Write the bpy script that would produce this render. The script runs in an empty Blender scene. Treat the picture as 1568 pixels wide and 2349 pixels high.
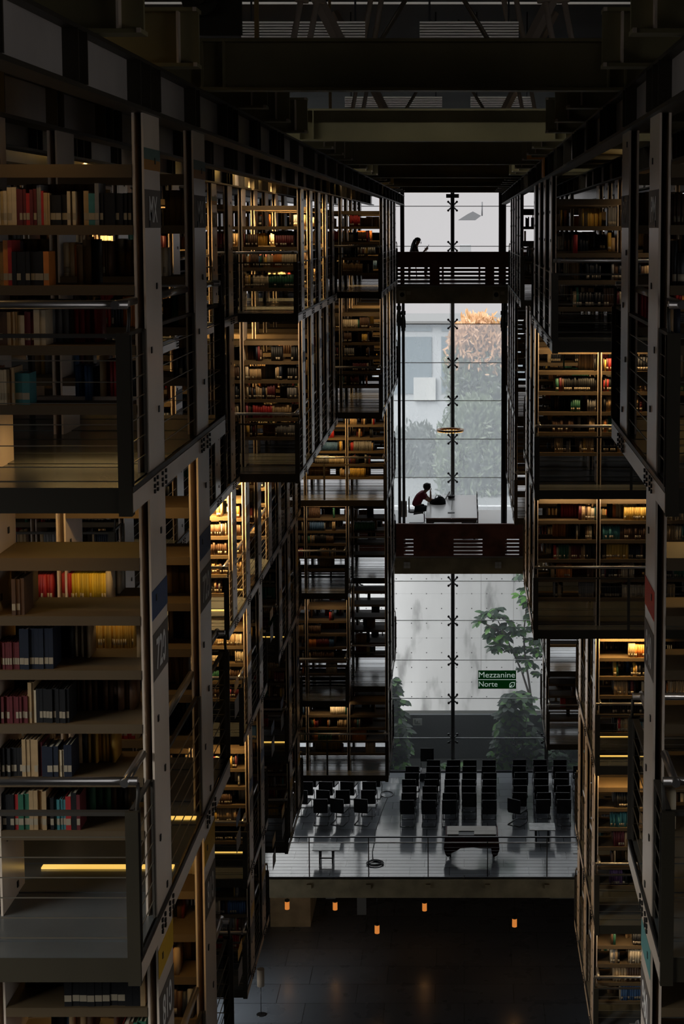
import bpy, math, random
import numpy as np
from mathutils import Matrix

# ----------------------------------------------------------------- camera, world, exposure
SC = bpy.context.scene
COL = SC.collection
EYE = 23.4                      # eye height over the ground floor
TILT = math.radians(5.1)
cam = bpy.data.cameras.new('camera')
cam_o = bpy.data.objects.new('camera', cam)
COL.objects.link(cam_o)
cam_o.location = (0, 0, EYE)
cam_o.rotation_euler = (math.radians(90) - TILT, 0, 0)
cam.sensor_fit = 'VERTICAL'
cam.sensor_height = 36.0
cam.lens = 3600 / 2349 * 36.0
cam.shift_x = (784 - 1064) / 2349
cam.shift_y = (842 - 1174.5) / 2349
cam.clip_start = 0.05
cam.clip_end = 500
SC.camera = cam_o
vs = SC.view_settings
SC.display_settings.display_device = 'sRGB'
vs.view_transform = 'Standard'
vs.look = 'None'
vs.gamma = 1.0
vs.use_curve_mapping = False
vs.exposure = 0.0
cy = SC.cycles
cy.max_bounces = 6
cy.diffuse_bounces = 3
cy.glossy_bounces = 3
cy.transmission_bounces = 4
cy.transparent_max_bounces = 10
cy.caustics_reflective = False
cy.caustics_refractive = False
cy.sample_clamp_indirect = 4.0

LAMP_GAIN = 1.5                 # warm strip lamps in the stacks
SKY_LOW, SKY_HIGH = 0.66, 1.8   # sky radiance at the horizon and overhead (overcast)

world = bpy.data.worlds.new('overcast_sky')
SC.world = world
world.use_nodes = True
nt = world.node_tree
nt.nodes.clear()
n_out = nt.nodes.new('ShaderNodeOutputWorld')
n_bg = nt.nodes.new('ShaderNodeBackground')
n_tc = nt.nodes.new('ShaderNodeTexCoord')
n_sep = nt.nodes.new('ShaderNodeSeparateXYZ')
n_ramp = nt.nodes.new('ShaderNodeValToRGB')
n_ramp.color_ramp.elements[0].position = 0.08
n_ramp.color_ramp.elements[0].color = (SKY_LOW * 1.02, SKY_LOW * .975, SKY_LOW * .985, 1)
n_ramp.color_ramp.elements[1].position = 0.75
n_ramp.color_ramp.elements[1].color = (SKY_HIGH * .95, SKY_HIGH, SKY_HIGH * 1.05, 1)
nt.links.new(n_tc.outputs['Generated'], n_sep.inputs[0])
nt.links.new(n_sep.outputs['Z'], n_ramp.inputs[0])
nt.links.new(n_ramp.outputs[0], n_bg.inputs['Color'])
nt.links.new(n_bg.outputs[0], n_out.inputs['Surface'])

sun_d = bpy.data.lights.new('soft_sun', 'SUN')
sun_d.energy = 12.5
sun_d.angle = math.radians(50)
sun_d.color = (1, .985, .96)
sun_o = bpy.data.objects.new('soft_sun', sun_d)
COL.objects.link(sun_o)
sun_o.rotation_euler = (math.radians(28), math.radians(-42), 0)

R = random.Random(7)

# ----------------------------------------------------------------- materials
MATS = {}


def mat(name, col, rough=.5, metal=0.0, noise=0.0, nscale=3.0, emit=None, estr=0.0, spec=.5):
    if name in MATS:
        return MATS[name]
    m = bpy.data.materials.new(name)
    m.use_nodes = True
    t = m.node_tree
    b = t.nodes['Principled BSDF']
    c = (*col, 1)
    b.inputs['Base Color'].default_value = c
    b.inputs['Roughness'].default_value = rough
    b.inputs['Metallic'].default_value = metal
    b.inputs['Specular IOR Level'].default_value = spec
    if emit:
        b.inputs['Emission Color'].default_value = (*emit, 1)
        b.inputs['Emission Strength'].default_value = estr
    if noise > 0:
        tc = t.nodes.new('ShaderNodeTexCoord')
        nz = t.nodes.new('ShaderNodeTexNoise')
        nz.inputs['Scale'].default_value = nscale
        nz.inputs['Detail'].default_value = 4
        rp = t.nodes.new('ShaderNodeValToRGB')
        rp.color_ramp.elements[0].position = .3
        rp.color_ramp.elements[1].position = .7
        rp.color_ramp.elements[0].color = (*[v * (1 - noise) for v in col], 1)
        rp.color_ramp.elements[1].color = (*[min(1, v * (1 + noise)) for v in col], 1)
        t.links.new(tc.outputs['Object'], nz.inputs['Vector'])
        t.links.new(nz.outputs['Fac'], rp.inputs[0])
        t.links.new(rp.outputs[0], b.inputs['Base Color'])
    MATS[name] = m
    return m


STEEL = mat('painted_steel', (.74, .61, .49), .27, 0, .08, 2)
STEEL_DK = mat('dark_steel', (.05, .043, .034), .5, 0, .15, 2)
OLIVE = mat('olive_steel', (.036, .029, .017), .5, 0, .2, 1.5)
SHELFM = mat('shelf_steel', (.105, .070, .034), .6, 0, .1, 2)
BOLT = mat('bolt_steel', (.03, .03, .03), .4, .6)
RAILM = mat('brushed_steel', (.55, .52, .50), .28, .9)
CABLE = mat('cable_steel', (.30, .26, .2), .4, .7)
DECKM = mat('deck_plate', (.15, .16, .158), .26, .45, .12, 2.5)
DECK_DAYLIT = mat('daylit_deck_plate', (.93, .94, .94), .2, .7, .1, 2.5)  # same plate as the other decks, window reflection put into its paler colour
WOOD = mat('dark_wood', (.25, .075, .04), .5, 0, .35, 3)
BLACK = mat('black_leather', (.012, .012, .013), .55)
CHROME = mat('chrome_tube', (.22, .22, .23), .25, 1)
BLKTUBE = mat('black_tube', (.03, .03, .032), .3, .5)
WHITE = mat('white_laminate', (.88, .87, .86), .2)
WHITE.node_tree.nodes['Principled BSDF'].inputs['IOR'].default_value = 2.8
CONC = mat('olive_concrete', (.46, .37, .21), .7, 0, .25, 2)
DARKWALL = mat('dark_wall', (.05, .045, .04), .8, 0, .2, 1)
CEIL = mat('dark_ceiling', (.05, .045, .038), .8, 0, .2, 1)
PAPER = mat('paper_pages', (.55, .47, .34), .8)
SPINEL = mat('spine_label', (.36, .30, .21), .7)
LETTER = mat('grey_lettering', (.88, .84, .78), .6)
PLATE = mat('number_plate', (.14, .115, .095), .5)
TUBE = mat('warm_tube', (1, .8, .4), .5, emit=(1, .62, .16), estr=6)
STRIP = mat('floor_light_strip', (1, .8, .4), .5, emit=(1, .6, .12), estr=.9)
AMBER = mat('amber_glass', (.5, .2, .05), .4, emit=(1, .32, .06), estr=.55)


def tile_mat(name, col, rough, sx, sy, joint, var=.15, rot=False):
    m = bpy.data.materials.new(name)
    m.use_nodes = True
    t = m.node_tree
    b = t.nodes['Principled BSDF']
    tc = t.nodes.new('ShaderNodeTexCoord')
    br = t.nodes.new('ShaderNodeTexBrick')
    br.offset = .37
    br.inputs['Color1'].default_value = (*[v * (1 - var) for v in col], 1)
    br.inputs['Color2'].default_value = (*[v * (1 + var) for v in col], 1)
    br.inputs['Mortar'].default_value = (*[v * .25 for v in col], 1)
    br.inputs['Scale'].default_value = 1
    br.inputs['Mortar Size'].default_value = joint
    br.inputs['Brick Width'].default_value = sx
    br.inputs['Row Height'].default_value = sy
    t.links.new(tc.outputs['Object'], br.inputs['Vector'])
    t.links.new(br.outputs['Color'], b.inputs['Base Color'])
    nz = t.nodes.new('ShaderNodeTexNoise')
    nz.inputs['Scale'].default_value = 1.3
    nz.inputs['Detail'].default_value = 5
    mr = t.nodes.new('ShaderNodeMapRange')
    mr.inputs['To Min'].default_value = rough * .6
    mr.inputs['To Max'].default_value = rough * 1.5
    t.links.new(tc.outputs['Object'], nz.inputs['Vector'])
    t.links.new(nz.outputs['Fac'], mr.inputs['Value'])
    t.links.new(mr.outputs[0], b.inputs['Roughness'])
    return m


MEZZ = tile_mat('polished_stone', (.19, .20, .215), .11, 1.2, .6, .008)
MEZZ.node_tree.nodes['Principled BSDF'].inputs['IOR'].default_value = 2.9
GROUND = tile_mat('dark_stone', (.15, .17, .20), .28, 2.4, 1.2, .012)


def wall_concrete():
    m = bpy.data.materials.new('board_marked_concrete')
    m.use_nodes = True
    t = m.node_tree
    b = t.nodes['Principled BSDF']
    b.inputs['Roughness'].default_value = .85
    tc = t.nodes.new('ShaderNodeTexCoord')
    sep = t.nodes.new('ShaderNodeSeparateXYZ')
    t.links.new(tc.outputs['Object'], sep.inputs[0])

    def math_(op, a, bv):
        n = t.nodes.new('ShaderNodeMath')
        n.operation = op
        for i, v in enumerate((a, bv)):
            if isinstance(v, (int, float)):
                n.inputs[i].default_value = v
            else:
                t.links.new(v, n.inputs[i])
        return n.outputs[0]

    def cell(out, per):
        f = math_('FRACT', math_('DIVIDE', out, per), 0)
        return math_('MULTIPLY', math_('SUBTRACT', f, .5), per)
    dx, dz = cell(sep.outputs['X'], .62), cell(sep.outputs['Z'], .62)
    dist = math_('SQRT', math_('ADD', math_('MULTIPLY', dx, dx), math_('MULTIPLY', dz, dz)), 0)
    hole = math_('LESS_THAN', dist, .026)
    seam = math_('LESS_THAN', math_('ABSOLUTE', cell(sep.outputs['Z'], 1.86), 0), .007)
    mp = t.nodes.new('ShaderNodeMapping')
    mp.inputs['Scale'].default_value = (1.1, 1.1, .35)
    t.links.new(tc.outputs['Object'], mp.inputs['Vector'])
    nz = t.nodes.new('ShaderNodeTexNoise')
    nz.inputs['Scale'].default_value = 1.2
    nz.inputs['Detail'].default_value = 6
    t.links.new(mp.outputs[0], nz.inputs['Vector'])
    rp = t.nodes.new('ShaderNodeValToRGB')
    e = rp.color_ramp.elements
    e[0].position, e[0].color = .30, (.33, .33, .33, 1)
    e[1].position, e[1].color = .42, (.66, .66, .665, 1)
    e2 = e.new(.75)
    e2.color = (.74, .74, .745, 1)
    t.links.new(nz.outputs['Fac'], rp.inputs[0])
    mx = t.nodes.new('ShaderNodeMixRGB')
    mx.inputs['Color2'].default_value = (.12, .12, .12, 1)
    t.links.new(hole, mx.inputs['Fac'])
    t.links.new(rp.outputs[0], mx.inputs['Color1'])
    mx2 = t.nodes.new('ShaderNodeMixRGB')
    mx2.inputs['Color2'].default_value = (.4, .4, .4, 1)
    t.links.new(math_('MULTIPLY', seam, .5), mx2.inputs['Fac'])
    t.links.new(mx.outputs[0], mx2.inputs['Color1'])
    t.links.new(mx2.outputs[0], b.inputs['Base Color'])
    return m


def glass_mat(name, haze, tint=(1, 1, 1)):
    """clear pane with haze mixed in as a translucent white film"""
    m = bpy.data.materials.new(name)
    m.use_nodes = True
    t = m.node_tree
    t.nodes.clear()
    o = t.nodes.new('ShaderNodeOutputMaterial')
    tr = t.nodes.new('ShaderNodeBsdfTransparent')
    tr.inputs[0].default_value = (*tint, 1)
    tl = t.nodes.new('ShaderNodeBsdfTranslucent')
    tl.inputs[0].default_value = (.60, .635, .655, 1)
    mx = t.nodes.new('ShaderNodeMixShader')
    tc = t.nodes.new('ShaderNodeTexCoord')
    mp = t.nodes.new('ShaderNodeMapping')
    mp.inputs['Scale'].default_value = (1.5, 1.5, .5)
    nz = t.nodes.new('ShaderNodeTexNoise')
    nz.inputs['Scale'].default_value = 1.5
    nz.inputs['Detail'].default_value = 4
    mr = t.nodes.new('ShaderNodeMapRange')
    mr.inputs['To Min'].default_value = haze * .75
    mr.inputs['To Max'].default_value = haze * 1.25
    t.links.new(tc.outputs['Object'], mp.inputs['Vector'])
    t.links.new(mp.outputs[0], nz.inputs['Vector'])
    t.links.new(nz.outputs['Fac'], mr.inputs['Value'])
    t.links.new(mr.outputs[0], mx.inputs[0])
    t.links.new(tr.outputs[0], mx.inputs[1])
    t.links.new(tl.outputs[0], mx.inputs[2])
    t.links.new(mx.outputs[0], o.inputs['Surface'])
    return m


GLASS_CLEAR = glass_mat('clear_glass', .02, (.97, .98, .98))
GLASS_HAZY = glass_mat('hazy_glass', .34, (.97, .98, .98))
GLASS_LOW = glass_mat('lightly_hazy_glass', .03, (.95, .96, .96))

# ----------------------------------------------------------------- mesh building
BOXF = np.array([[0, 3, 2, 1], [4, 5, 6, 7], [0, 1, 5, 4], [1, 2, 6, 5], [2, 3, 7, 6], [3, 0, 4, 7]])


class MB:
    def __init__(self):
        self.v, self.f, self.mi, self.n = [], [], [], 0
        self.sm = []

    def add(self, vs, fs, mi=0, smooth=False):
        self.v.extend(vs)
        for f in fs:
            self.f.append(tuple(i + self.n for i in f))
            self.mi.append(mi)
            self.sm.append(smooth)
        self.n += len(vs)
        return self

    def box(self, x0, x1, y0, y1, z0, z1, mi=0):
        if x0 > x1:
            x0, x1 = x1, x0
        if y0 > y1:
            y0, y1 = y1, y0
        if z0 > z1:
            z0, z1 = z1, z0
        self.add([(x0, y0, z0), (x1, y0, z0), (x1, y1, z0), (x0, y1, z0),
                  (x0, y0, z1), (x1, y0, z1), (x1, y1, z1), (x0, y1, z1)], BOXF.tolist(), mi)
        return self

    def tube(self, pts, r, seg=8, mi=0, smooth=True, caps=True):
        pts = [np.array(p, float) for p in pts]
        rs = r if isinstance(r, (list, tuple)) else [r] * len(pts)
        rings = []
        up = None
        for i, p in enumerate(pts):
            a = pts[max(i - 1, 0)]
            c = pts[min(i + 1, len(pts) - 1)]
            d = c - a
            d = d / (np.linalg.norm(d) + 1e-9)
            if up is None:
                up = np.array((0, 0, 1.)) if abs(d[2]) < .9 else np.array((1., 0, 0))
            s = np.cross(d, up)
            s /= (np.linalg.norm(s) + 1e-9)
            up = np.cross(s, d)
            rings.append([tuple(p + rs[i] * (math.cos(2 * math.pi * k / seg) * s + math.sin(2 * math.pi * k / seg) * up)) for k in range(seg)])
        vs = [v for g in rings for v in g]
        fs = []
        for i in range(len(pts) - 1):
            for k in range(seg):
                k2 = (k + 1) % seg
                fs.append((i * seg + k, i * seg + k2, (i + 1) * seg + k2, (i + 1) * seg + k))
        self.add(vs, fs, mi, smooth)
        if caps:
            self.f.append(tuple(self.n - len(vs) + k for k in range(seg))[::-1])
            self.mi.append(mi)
            self.sm.append(False)
            self.f.append(tuple(self.n - seg + k for k in range(seg)))
            self.mi.append(mi)
            self.sm.append(False)
        return self

    def prism(self, poly, axis, a, b, mi=0):
        """polygon in two coordinates extruded along axis (0 x, 1 y, 2 z) from a to b"""
        def P(p, w):
            q = list(p)
            q.insert(axis, w)
            return tuple(q)
        n = len(poly)
        vs = [P(p, a) for p in poly] + [P(p, b) for p in poly]
        fs = [tuple(range(n))[::-1], tuple(range(n, 2 * n))]
        fs += [(i, (i + 1) % n, n + (i + 1) % n, n + i) for i in range(n)]
        return self.add(vs, fs, mi)

    def build(self, name, mats, parent=None, loc=None):
        me = bpy.data.meshes.new(name)
        me.from_pydata(self.v, [], self.f)
        for m in (mats if isinstance(mats, (list, tuple)) else [mats]):
            me.materials.append(m)
        me.polygons.foreach_set('material_index', self.mi)
        me.polygons.foreach_set('use_smooth', self.sm)
        me.update()
        o = bpy.data.objects.new(name, me)
        COL.objects.link(o)
        if parent is not None:
            o.parent = parent
            if loc is None and parent.location.length > 0:
                o.matrix_parent_inverse = Matrix.Translation(-parent.location)
        if loc is not None:
            o.location = loc
        return o


def tag(o, label=None, cat=None, group=None, kind=None):
    if label:
        o['label'] = label
    if cat:
        o['category'] = cat
    if group:
        o['group'] = group
    if kind:
        o['kind'] = kind
    return o


def thing(name, label, cat, loc=(0, 0, 0), group=None, rz=0):
    o = bpy.data.objects.new(name, None)
    COL.objects.link(o)
    o.location = loc
    o.rotation_euler = (0, 0, rz)
    o.empty_display_size = .1
    return tag(o, label, cat, group)


def local(mb, name, mats, parent):
    """mesh given in the parent's own coordinates"""
    return mb.build(name, mats, parent, loc=(0, 0, 0))


def struct(mb, name, mats, label, cat, parent=None):
    o = mb.build(name, mats, parent)
    return tag(o, label, cat, None, 'structure')


ORD = ['zeroth', 'first', 'second', 'third', 'fourth', 'fifth', 'sixth', 'seventh', 'eighth', 'ninth', 'tenth', 'eleventh', 'twelfth',
       'thirteenth', 'fourteenth', 'fifteenth', 'sixteenth', 'seventeenth', 'eighteenth', 'nineteenth', 'twentieth']
TENS = ['', '', 'twenty', 'thirty', 'forty', 'fifty', 'sixty']


def ordw(n):
    if n <= 20:
        return ORD[n]
    return ({30: 'thirtieth', 40: 'fortieth', 50: 'fiftieth'}.get(n)) or TENS[n // 10] + '-' + ORD[n % 10]


def zz(rel):
    return EYE + rel


# ----------------------------------------------------------------- the room shell
WIN_Y = 54.6
M = zz(-19.4)                                                     # mezzanine floor level
struct(MB().box(-12, 10, -6, 59, -.2, 0), 'floor', GROUND, 'dark polished stone ground floor below the mezzanine', 'floor')
b = MB().box(-10.6, 8.6, 45.5, WIN_Y - .1, M - .06, M)
struct(b, 'floor_mezzanine', MEZZ, 'polished stone floor of the mezzanine in front of the big window', 'floor')
b = MB().box(-10.6, 8.6, 45.42, 45.7, M - .62, M - .061)
for x in (-8.2, -6.42, -4.64, -2.86, -1.08, .7, 2.48, 4.26):
    b.box(x - .07, x + .07, 45.36, 45.42, M - .33, M - .19)
b.box(-10.6, 8.6, 45.7, WIN_Y - .1, M - .35, M - .061)
struct(b, 'trim_mezzanine_edge', CONC, 'olive brown concrete edge beam under the mezzanine', 'beam')
FILLWIN_Y, FILLWIN_Z = (-1.0, 7.4), (zz(-3.6), zz(2.2))                      # unseen side windows added as fill light for the near columns
LOWFILL_Y, LOWFILL_Z = (37.5, 44.5), (.3, 3.2)                              # unseen low windows added to light the ground floor
for nm, xa, xb in (('left', -10.9, -10.6), ('right', 8.6, 8.9)):
    b = MB().box(xa, xb, -6, FILLWIN_Y[0], 0, zz(3.4)).box(xa, xb, FILLWIN_Y[1], LOWFILL_Y[0], 0, zz(3.4)).box(xa, xb, LOWFILL_Y[1], 56, 0, zz(3.4))
    b.box(xa, xb, FILLWIN_Y[0], FILLWIN_Y[1], 0, FILLWIN_Z[0]).box(xa, xb, FILLWIN_Y[0], FILLWIN_Y[1], FILLWIN_Z[1], zz(3.4))
    b.box(xa, xb, LOWFILL_Y[0], LOWFILL_Y[1], 0, LOWFILL_Z[0]).box(xa, xb, LOWFILL_Y[0], LOWFILL_Y[1], LOWFILL_Z[1], zz(3.4))
    struct(b, 'wall_' + nm, DARKWALL, 'dark side wall far behind the %s stacks' % nm, 'wall')
    for k, (yy, z2) in enumerate(((FILLWIN_Y, FILLWIN_Z), (LOWFILL_Y, LOWFILL_Z))):  # panes of the unseen openings added for light
        struct(MB().box((xa + xb) / 2 - .01, (xa + xb) / 2 + .01, *yy, *z2), 'window_%d' % (2 + k + (0 if nm == 'left' else 2)), GLASS_CLEAR,
               '%s added fill-light window in the %s side wall' % (('tall', 'low ground-level')[k], nm), 'window')
struct(MB().box(-10.6, 8.6, -6.3, -6, 0, zz(3.4)), 'wall_back', DARKWALL, 'dark end wall behind the viewer', 'wall')
b = MB()
for y0, y1 in ((-6, 15.0), (15.22, 24.2), (24.45, 58)):
    b.box(-10.6, 8.6, y0, y1, zz(3.4), zz(3.6))
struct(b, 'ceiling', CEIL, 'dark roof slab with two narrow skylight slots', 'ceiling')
struct(MB().box(-6.5, -5.15, 50.8, 54, 0, M - .36), 'wall_lobby', CONC, 'brown wall of a small room under the mezzanine', 'wall')
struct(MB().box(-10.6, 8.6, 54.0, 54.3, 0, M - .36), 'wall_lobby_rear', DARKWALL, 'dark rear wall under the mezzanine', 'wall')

# corrugated panels by the skylights, lit from above
for k, (y, xs) in enumerate(((16.1, ((-2.25, -1.0), (-.45, .55))), (25.3, ((-1.9, -.35), (.1, 1.1))))):
    for j, (xa, xb) in enumerate(xs):
        t = thing('corrugated_panel', '%s pale corrugated panel high above the %s roof beam' % (('left hand', 'right hand')[j], ('nearest', 'second nearest')[k]), 'panel',
                  (xa, y, zz(1.9)))
        b = MB()
        for i in range(6):
            z = 1.90 + i * .028
            b.prism([(y, zz(z)), (y - .02, zz(z + .007)), (y - .02, zz(z + .02)), (y, zz(z + .0281)), (y + .02, zz(z + .0281)), (y + .02, zz(z))], 0, xa, xb)
        b.build('sheet', mat('galvanised', (.55, .5, .47), .4, .3), t)
        b = MB()
        for x in (xa + .1, xb - .1):
            b.box(x - .01, x + .01, y + .02, y + .035, zz(1.95), zz(3.4))
        b.build('hanger', BLKTUBE, t)

# ----------------------------------------------------------------- far window wall
win = tag(thing('window_1', 'tall glass end wall with steel mullions', 'window', (0, WIN_Y, 0)), kind='structure')
Y0 = WIN_Y


def z_at(ypix, Y):
    """height of image row ypix on the plane Y (used once to place window joints)"""
    k = (ypix - 842.0) / 3600.0
    ct, st = math.cos(TILT), math.sin(TILT)
    return Y * (-st - k * ct) / (ct - k * st)


JOINTS = [z_at(p, Y0) for p in (473, 565, 743, 832, 919, 1007, 1095, 1186, 1243, 1333, 1423, 1514, 1602, 1693, 1779)]
JOINTS = [1.9] + JOINTS
XM = [-10.5, -7.1, -3.75, -.40, 2.92, 6.1, 8.6]
for i in range(len(JOINTS) - 1):
    g = GLASS_CLEAR if i < 3 else (GLASS_HAZY if i < 8 else GLASS_LOW)
    for j in range(len(XM) - 1):
        p = MB().box(XM[j] + .004, XM[j + 1] - .004, Y0 - .006, Y0 + .006, zz(JOINTS[i + 1]) + .012, zz(JOINTS[i]) - .012)
        p.build('pane', g, win)
JM = mat('silicone_joint', (.85, .86, .86), .3)
for i in range(1, len(JOINTS)):
    b = MB().box(-10.5, 8.6, Y0 - .012, Y0 + .012, zz(JOINTS[i]) - .012, zz(JOINTS[i]) + .012)
    b.build('joint', JM if i > 3 else BOLT, win)
for x in XM[1:-1]:
    b = MB().tube([(x, Y0 - .25, 0 if x < -9 else M), (x, Y0 - .25, zz(1.9))], .07, 10)
    b.build('mullion', STEEL_DK, win)
    b = MB()
    for z in JOINTS[1:-1]:
        for sx in (-1, 1):
            for sz in (-1, 1):
                b.tube([(x, Y0 - .2, zz(z)), (x + sx * .15, Y0 - .06, zz(z) + sz * .15)], .027, 6)
                b.tube([(x + sx * .15, Y0 - .09, zz(z) + sz * .15), (x + sx * .15, Y0 - .012, zz(z) + sz * .15)], .04, 8)
    b.build('spider_fitting', BLKTUBE, win)
b = MB()
b.box(-.62, -.18, Y0 - .3, Y0 - .2, zz(1.0), zz(1.13))
b.build('bracket', BLKTUBE, win)
struct(MB().box(-10.6, 8.6, Y0 - .4, Y0 + .3, zz(1.25), zz(3.4)), 'wall_window_head', STEEL_DK, 'dark wall strip above the end window', 'wall')
struct(MB().box(-10.6, 8.6, Y0 - .06, Y0 + .1, M - .3, M + .04), 'trim_window_foot', BLKTUBE, 'black steel sill along the foot of the end window', 'sill')

# ----------------------------------------------------------------- outdoors
struct(MB().box(-40, 40, 55.2, 140, M - .9, M - .55), 'ground_garden', mat('garden_soil', (.014, .015, .013), .9), 'garden soil outside the end window', 'ground')
WALLC = wall_concrete()
GW_Y = 63.5
gw_top = zz(-11.4)
struct(MB().box(-14, 12, GW_Y, GW_Y + .3, M - .6, gw_top), 'wall_garden', WALLC, 'pale concrete garden wall with formwork tie holes', 'wall')
SL_Y = 57.6
struct(MB().box(-14, 12, SL_Y, SL_Y + .15, M - .6, zz(z_at(1640, SL_Y))), 'wall_garden_base', tile_mat('slate_base', (.035, .045, .05), .5, .6, .2, .01),
       'low dark slate wall before the concrete garden wall', 'wall')
struct(MB().box(-14, 12, GW_Y + .4, 140, zz(-14.2), zz(-13.6)), 'ground_street', mat('pale_paving', (.13, .135, .135), .8), 'pale raised street behind the garden wall', 'ground')

# hazy building beyond the wall
bl = thing('office_building', 'pale concrete office block seen through the hazy glass', 'building', (0, 96, 0))
FAC = mat('pale_facade', (.30, .31, .32), .8)
FWIN = mat('facade_glass', (.10, .13, .15), .3)
GB = zz(-13.7)
b = MB().box(-16, 12, 96, 104, GB, zz(-5.9))
b.build('facade', FAC, bl)
for r, (z0, z1) in enumerate(((-6.35, -5.95), (-10.2, -6.7), (-14.6, -13.2), (-16.4, -15.2))):
    for (x0, x1) in ((-15.5, -12.6), (-12.0, -9.2), (-8.6, -5.6), (-5.0, -2.0), (-1.4, 1.4), (2.0, 5.0), (5.6, 8.4)):
        if zz(z0) > GB + .2:
            MB().box(x0, x1, 95.93, 96.02, zz(z0), zz(z1)).build('window', FWIN, bl)
for (x0, x1, z0, z1) in ((-3.1, -1.75, -10.6, -9.2), (-1.05, -.3, -10.6, -9.2), (-3.1, -1.7, -14.2, -13.2)):
    MB().box(x0, x1, 95.8, 95.92, zz(z0), zz(z1)).build('air_conditioner', mat('unit_case', (.36, .36, .35), .6), bl)
b = MB().box(-16.3, 12.3, 95.6, 104.3, zz(-5.9), zz(-5.72))
b.build('roof', mat('roof_felt', (.10, .10, .10), .9), bl)

dr = thing('distant_roof', 'grey peaked roof far off against the sky, right of the mullion', 'roof', (1, 130, 0))
ROOFG = mat('far_roof', (.07, .07, .075), .8)
LEAFC = {}


def leaf_mat(name, col):
    if name not in LEAFC:
        m = bpy.data.materials.new(name)
        m.use_nodes = True
        t = m.node_tree
        bs = t.nodes['Principled BSDF']
        bs.inputs['Roughness'].default_value = .45
        bs.inputs['Base Color'].default_value = (*col, 1)
        tl = t.nodes.new('ShaderNodeBsdfTranslucent')
        tl.inputs[0].default_value = (col[0] * 1.6, col[1] * 1.6, col[2] * .8, 1)
        mx = t.nodes.new('ShaderNodeMixShader')
        mx.inputs[0].default_value = .35
        o = t.nodes['Material Output']
        t.links.new(bs.outputs[0], mx.inputs[1])
        t.links.new(tl.outputs[0], mx.inputs[2])
        t.links.new(mx.outputs[0], o.inputs['Surface'])
        LEAFC[name] = m
    return LEAFC[name]


def leaf(mbx, base, d, n, L, W, mi=0):
    """one folded oval leaf from base along d, normal about n"""
    d = np.array(d, float)
    d /= np.linalg.norm(d)
    n = np.array(n, float)
    s = np.cross(d, n)
    s /= (np.linalg.norm(s) + 1e-9)
    n = np.cross(s, d)
    base = np.array(base, float)
    pr = ((0, 0), (.25, .55), (.6, 1.0), (.85, .6), (1, 0))
    mid, lf, rt = [], [], []
    for t_, w in pr:
        droop = -.22 * L * t_ * t_
        c = base + d * L * t_ + n * droop
        mid.append(c)
        lf.append(c + s * W * w * .5 + n * W * w * .12)
        rt.append(c - s * W * w * .5 + n * W * w * .12)
    vs = [tuple(v) for v in mid] + [tuple(v) for v in lf[1:4]] + [tuple(v) for v in rt[1:4]]
    fs = [(0, 1, 5), (1, 2, 6, 5), (2, 3, 7, 6), (3, 4, 7), (0, 8, 1), (1, 8, 9, 2), (2, 9, 10, 3), (3, 10, 4)]
    mbx.add(vs, fs, mi, True)


def rosette(mbx, c, r, k, mis=(0,)):
    """palmate cluster of leaves hanging round a stalk end"""
    a0 = R.random() * 6.28
    tilt = R.uniform(-.35, .35)
    for i in range(k):
        a = a0 + i * 2 * math.pi / k
        d = (math.cos(a), math.sin(a) * .8, R.uniform(-.55, .1) + tilt * math.cos(a))
        leaf(mbx, c, d, (0, -.35, 1), r * R.uniform(.8, 1.1), r * .5, R.choice(mis))


def plant(name, label, cat, pts_stems, rosettes, leafmats, stem_r=.02):
    base = pts_stems[0][0]
    t = thing(name, label, cat, base)
    b = MB()
    for p in pts_stems:
        b.tube(p, [stem_r * (1 - .6 * i / (len(p) - 1)) for i in range(len(p))], 6)
    b.build('stem', mat('bark', (.10, .085, .07), .9), t)
    b = MB()
    for (c, r, k) in rosettes:
        rosette(b, c, r, k, tuple(range(len(leafmats))))
    b.build('foliage', leafmats, t)
    return t


G1M, G2M, G3M = leaf_mat('leaf_bright', (.10, .26, .045)), leaf_mat('leaf_mid', (.045, .11, .04)), leaf_mat('leaf_dark', (.02, .045, .025))


def px(x, y, Y):
    """point on plane Y behind the window for laying out plants in metres"""
    z = z_at(y, Y)
    d = Y * math.cos(TILT) - z * math.sin(TILT)
    return ((x - 1064) * d / 3600.0, Y, EYE + z)


pg = [px(x, y, 130) for x, y in ((1050, 505), (1072, 491), (1084, 485), (1103, 495), (1090, 505))]
MB().prism([(p[0], p[2]) for p in pg], 1, 130, 133).build('roof_gable', ROOFG, dr)
p0, p1 = px(1054, 562, 131), px(1080, 600, 131)
MB().box(p0[0], p1[0], 131, 136, p1[2], p0[2]).build('house_wall', mat('far_wall', (.17, .17, .175), .8), dr)
p0, p1 = px(1052, 505, 131.5), px(1170, 680, 131.5)
p2 = px(1105, 463, 131.5)
MB().tube([(p2[0], 131.5, p2[2]), (p2[0], 131.5, pg[3][2])], .06, 5).build('antenna', ROOFG, dr)
TY = 61.5
trunk = [px(1232, 1690, TY), px(1212, 1590, TY), px(1196, 1540, TY), px(1178, 1500, TY), px(1160, 1462, TY), px(1142, 1425, TY)]
trunk2 = [px(1222, 1640, TY), px(1212, 1560, TY), px(1204, 1510, TY), px(1200, 1455, TY), px(1206, 1400, TY), px(1215, 1340, TY)]
br1 = [px(1160, 1462, TY), px(1130, 1440, TY), px(1100, 1425, TY)]
ros = []
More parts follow.
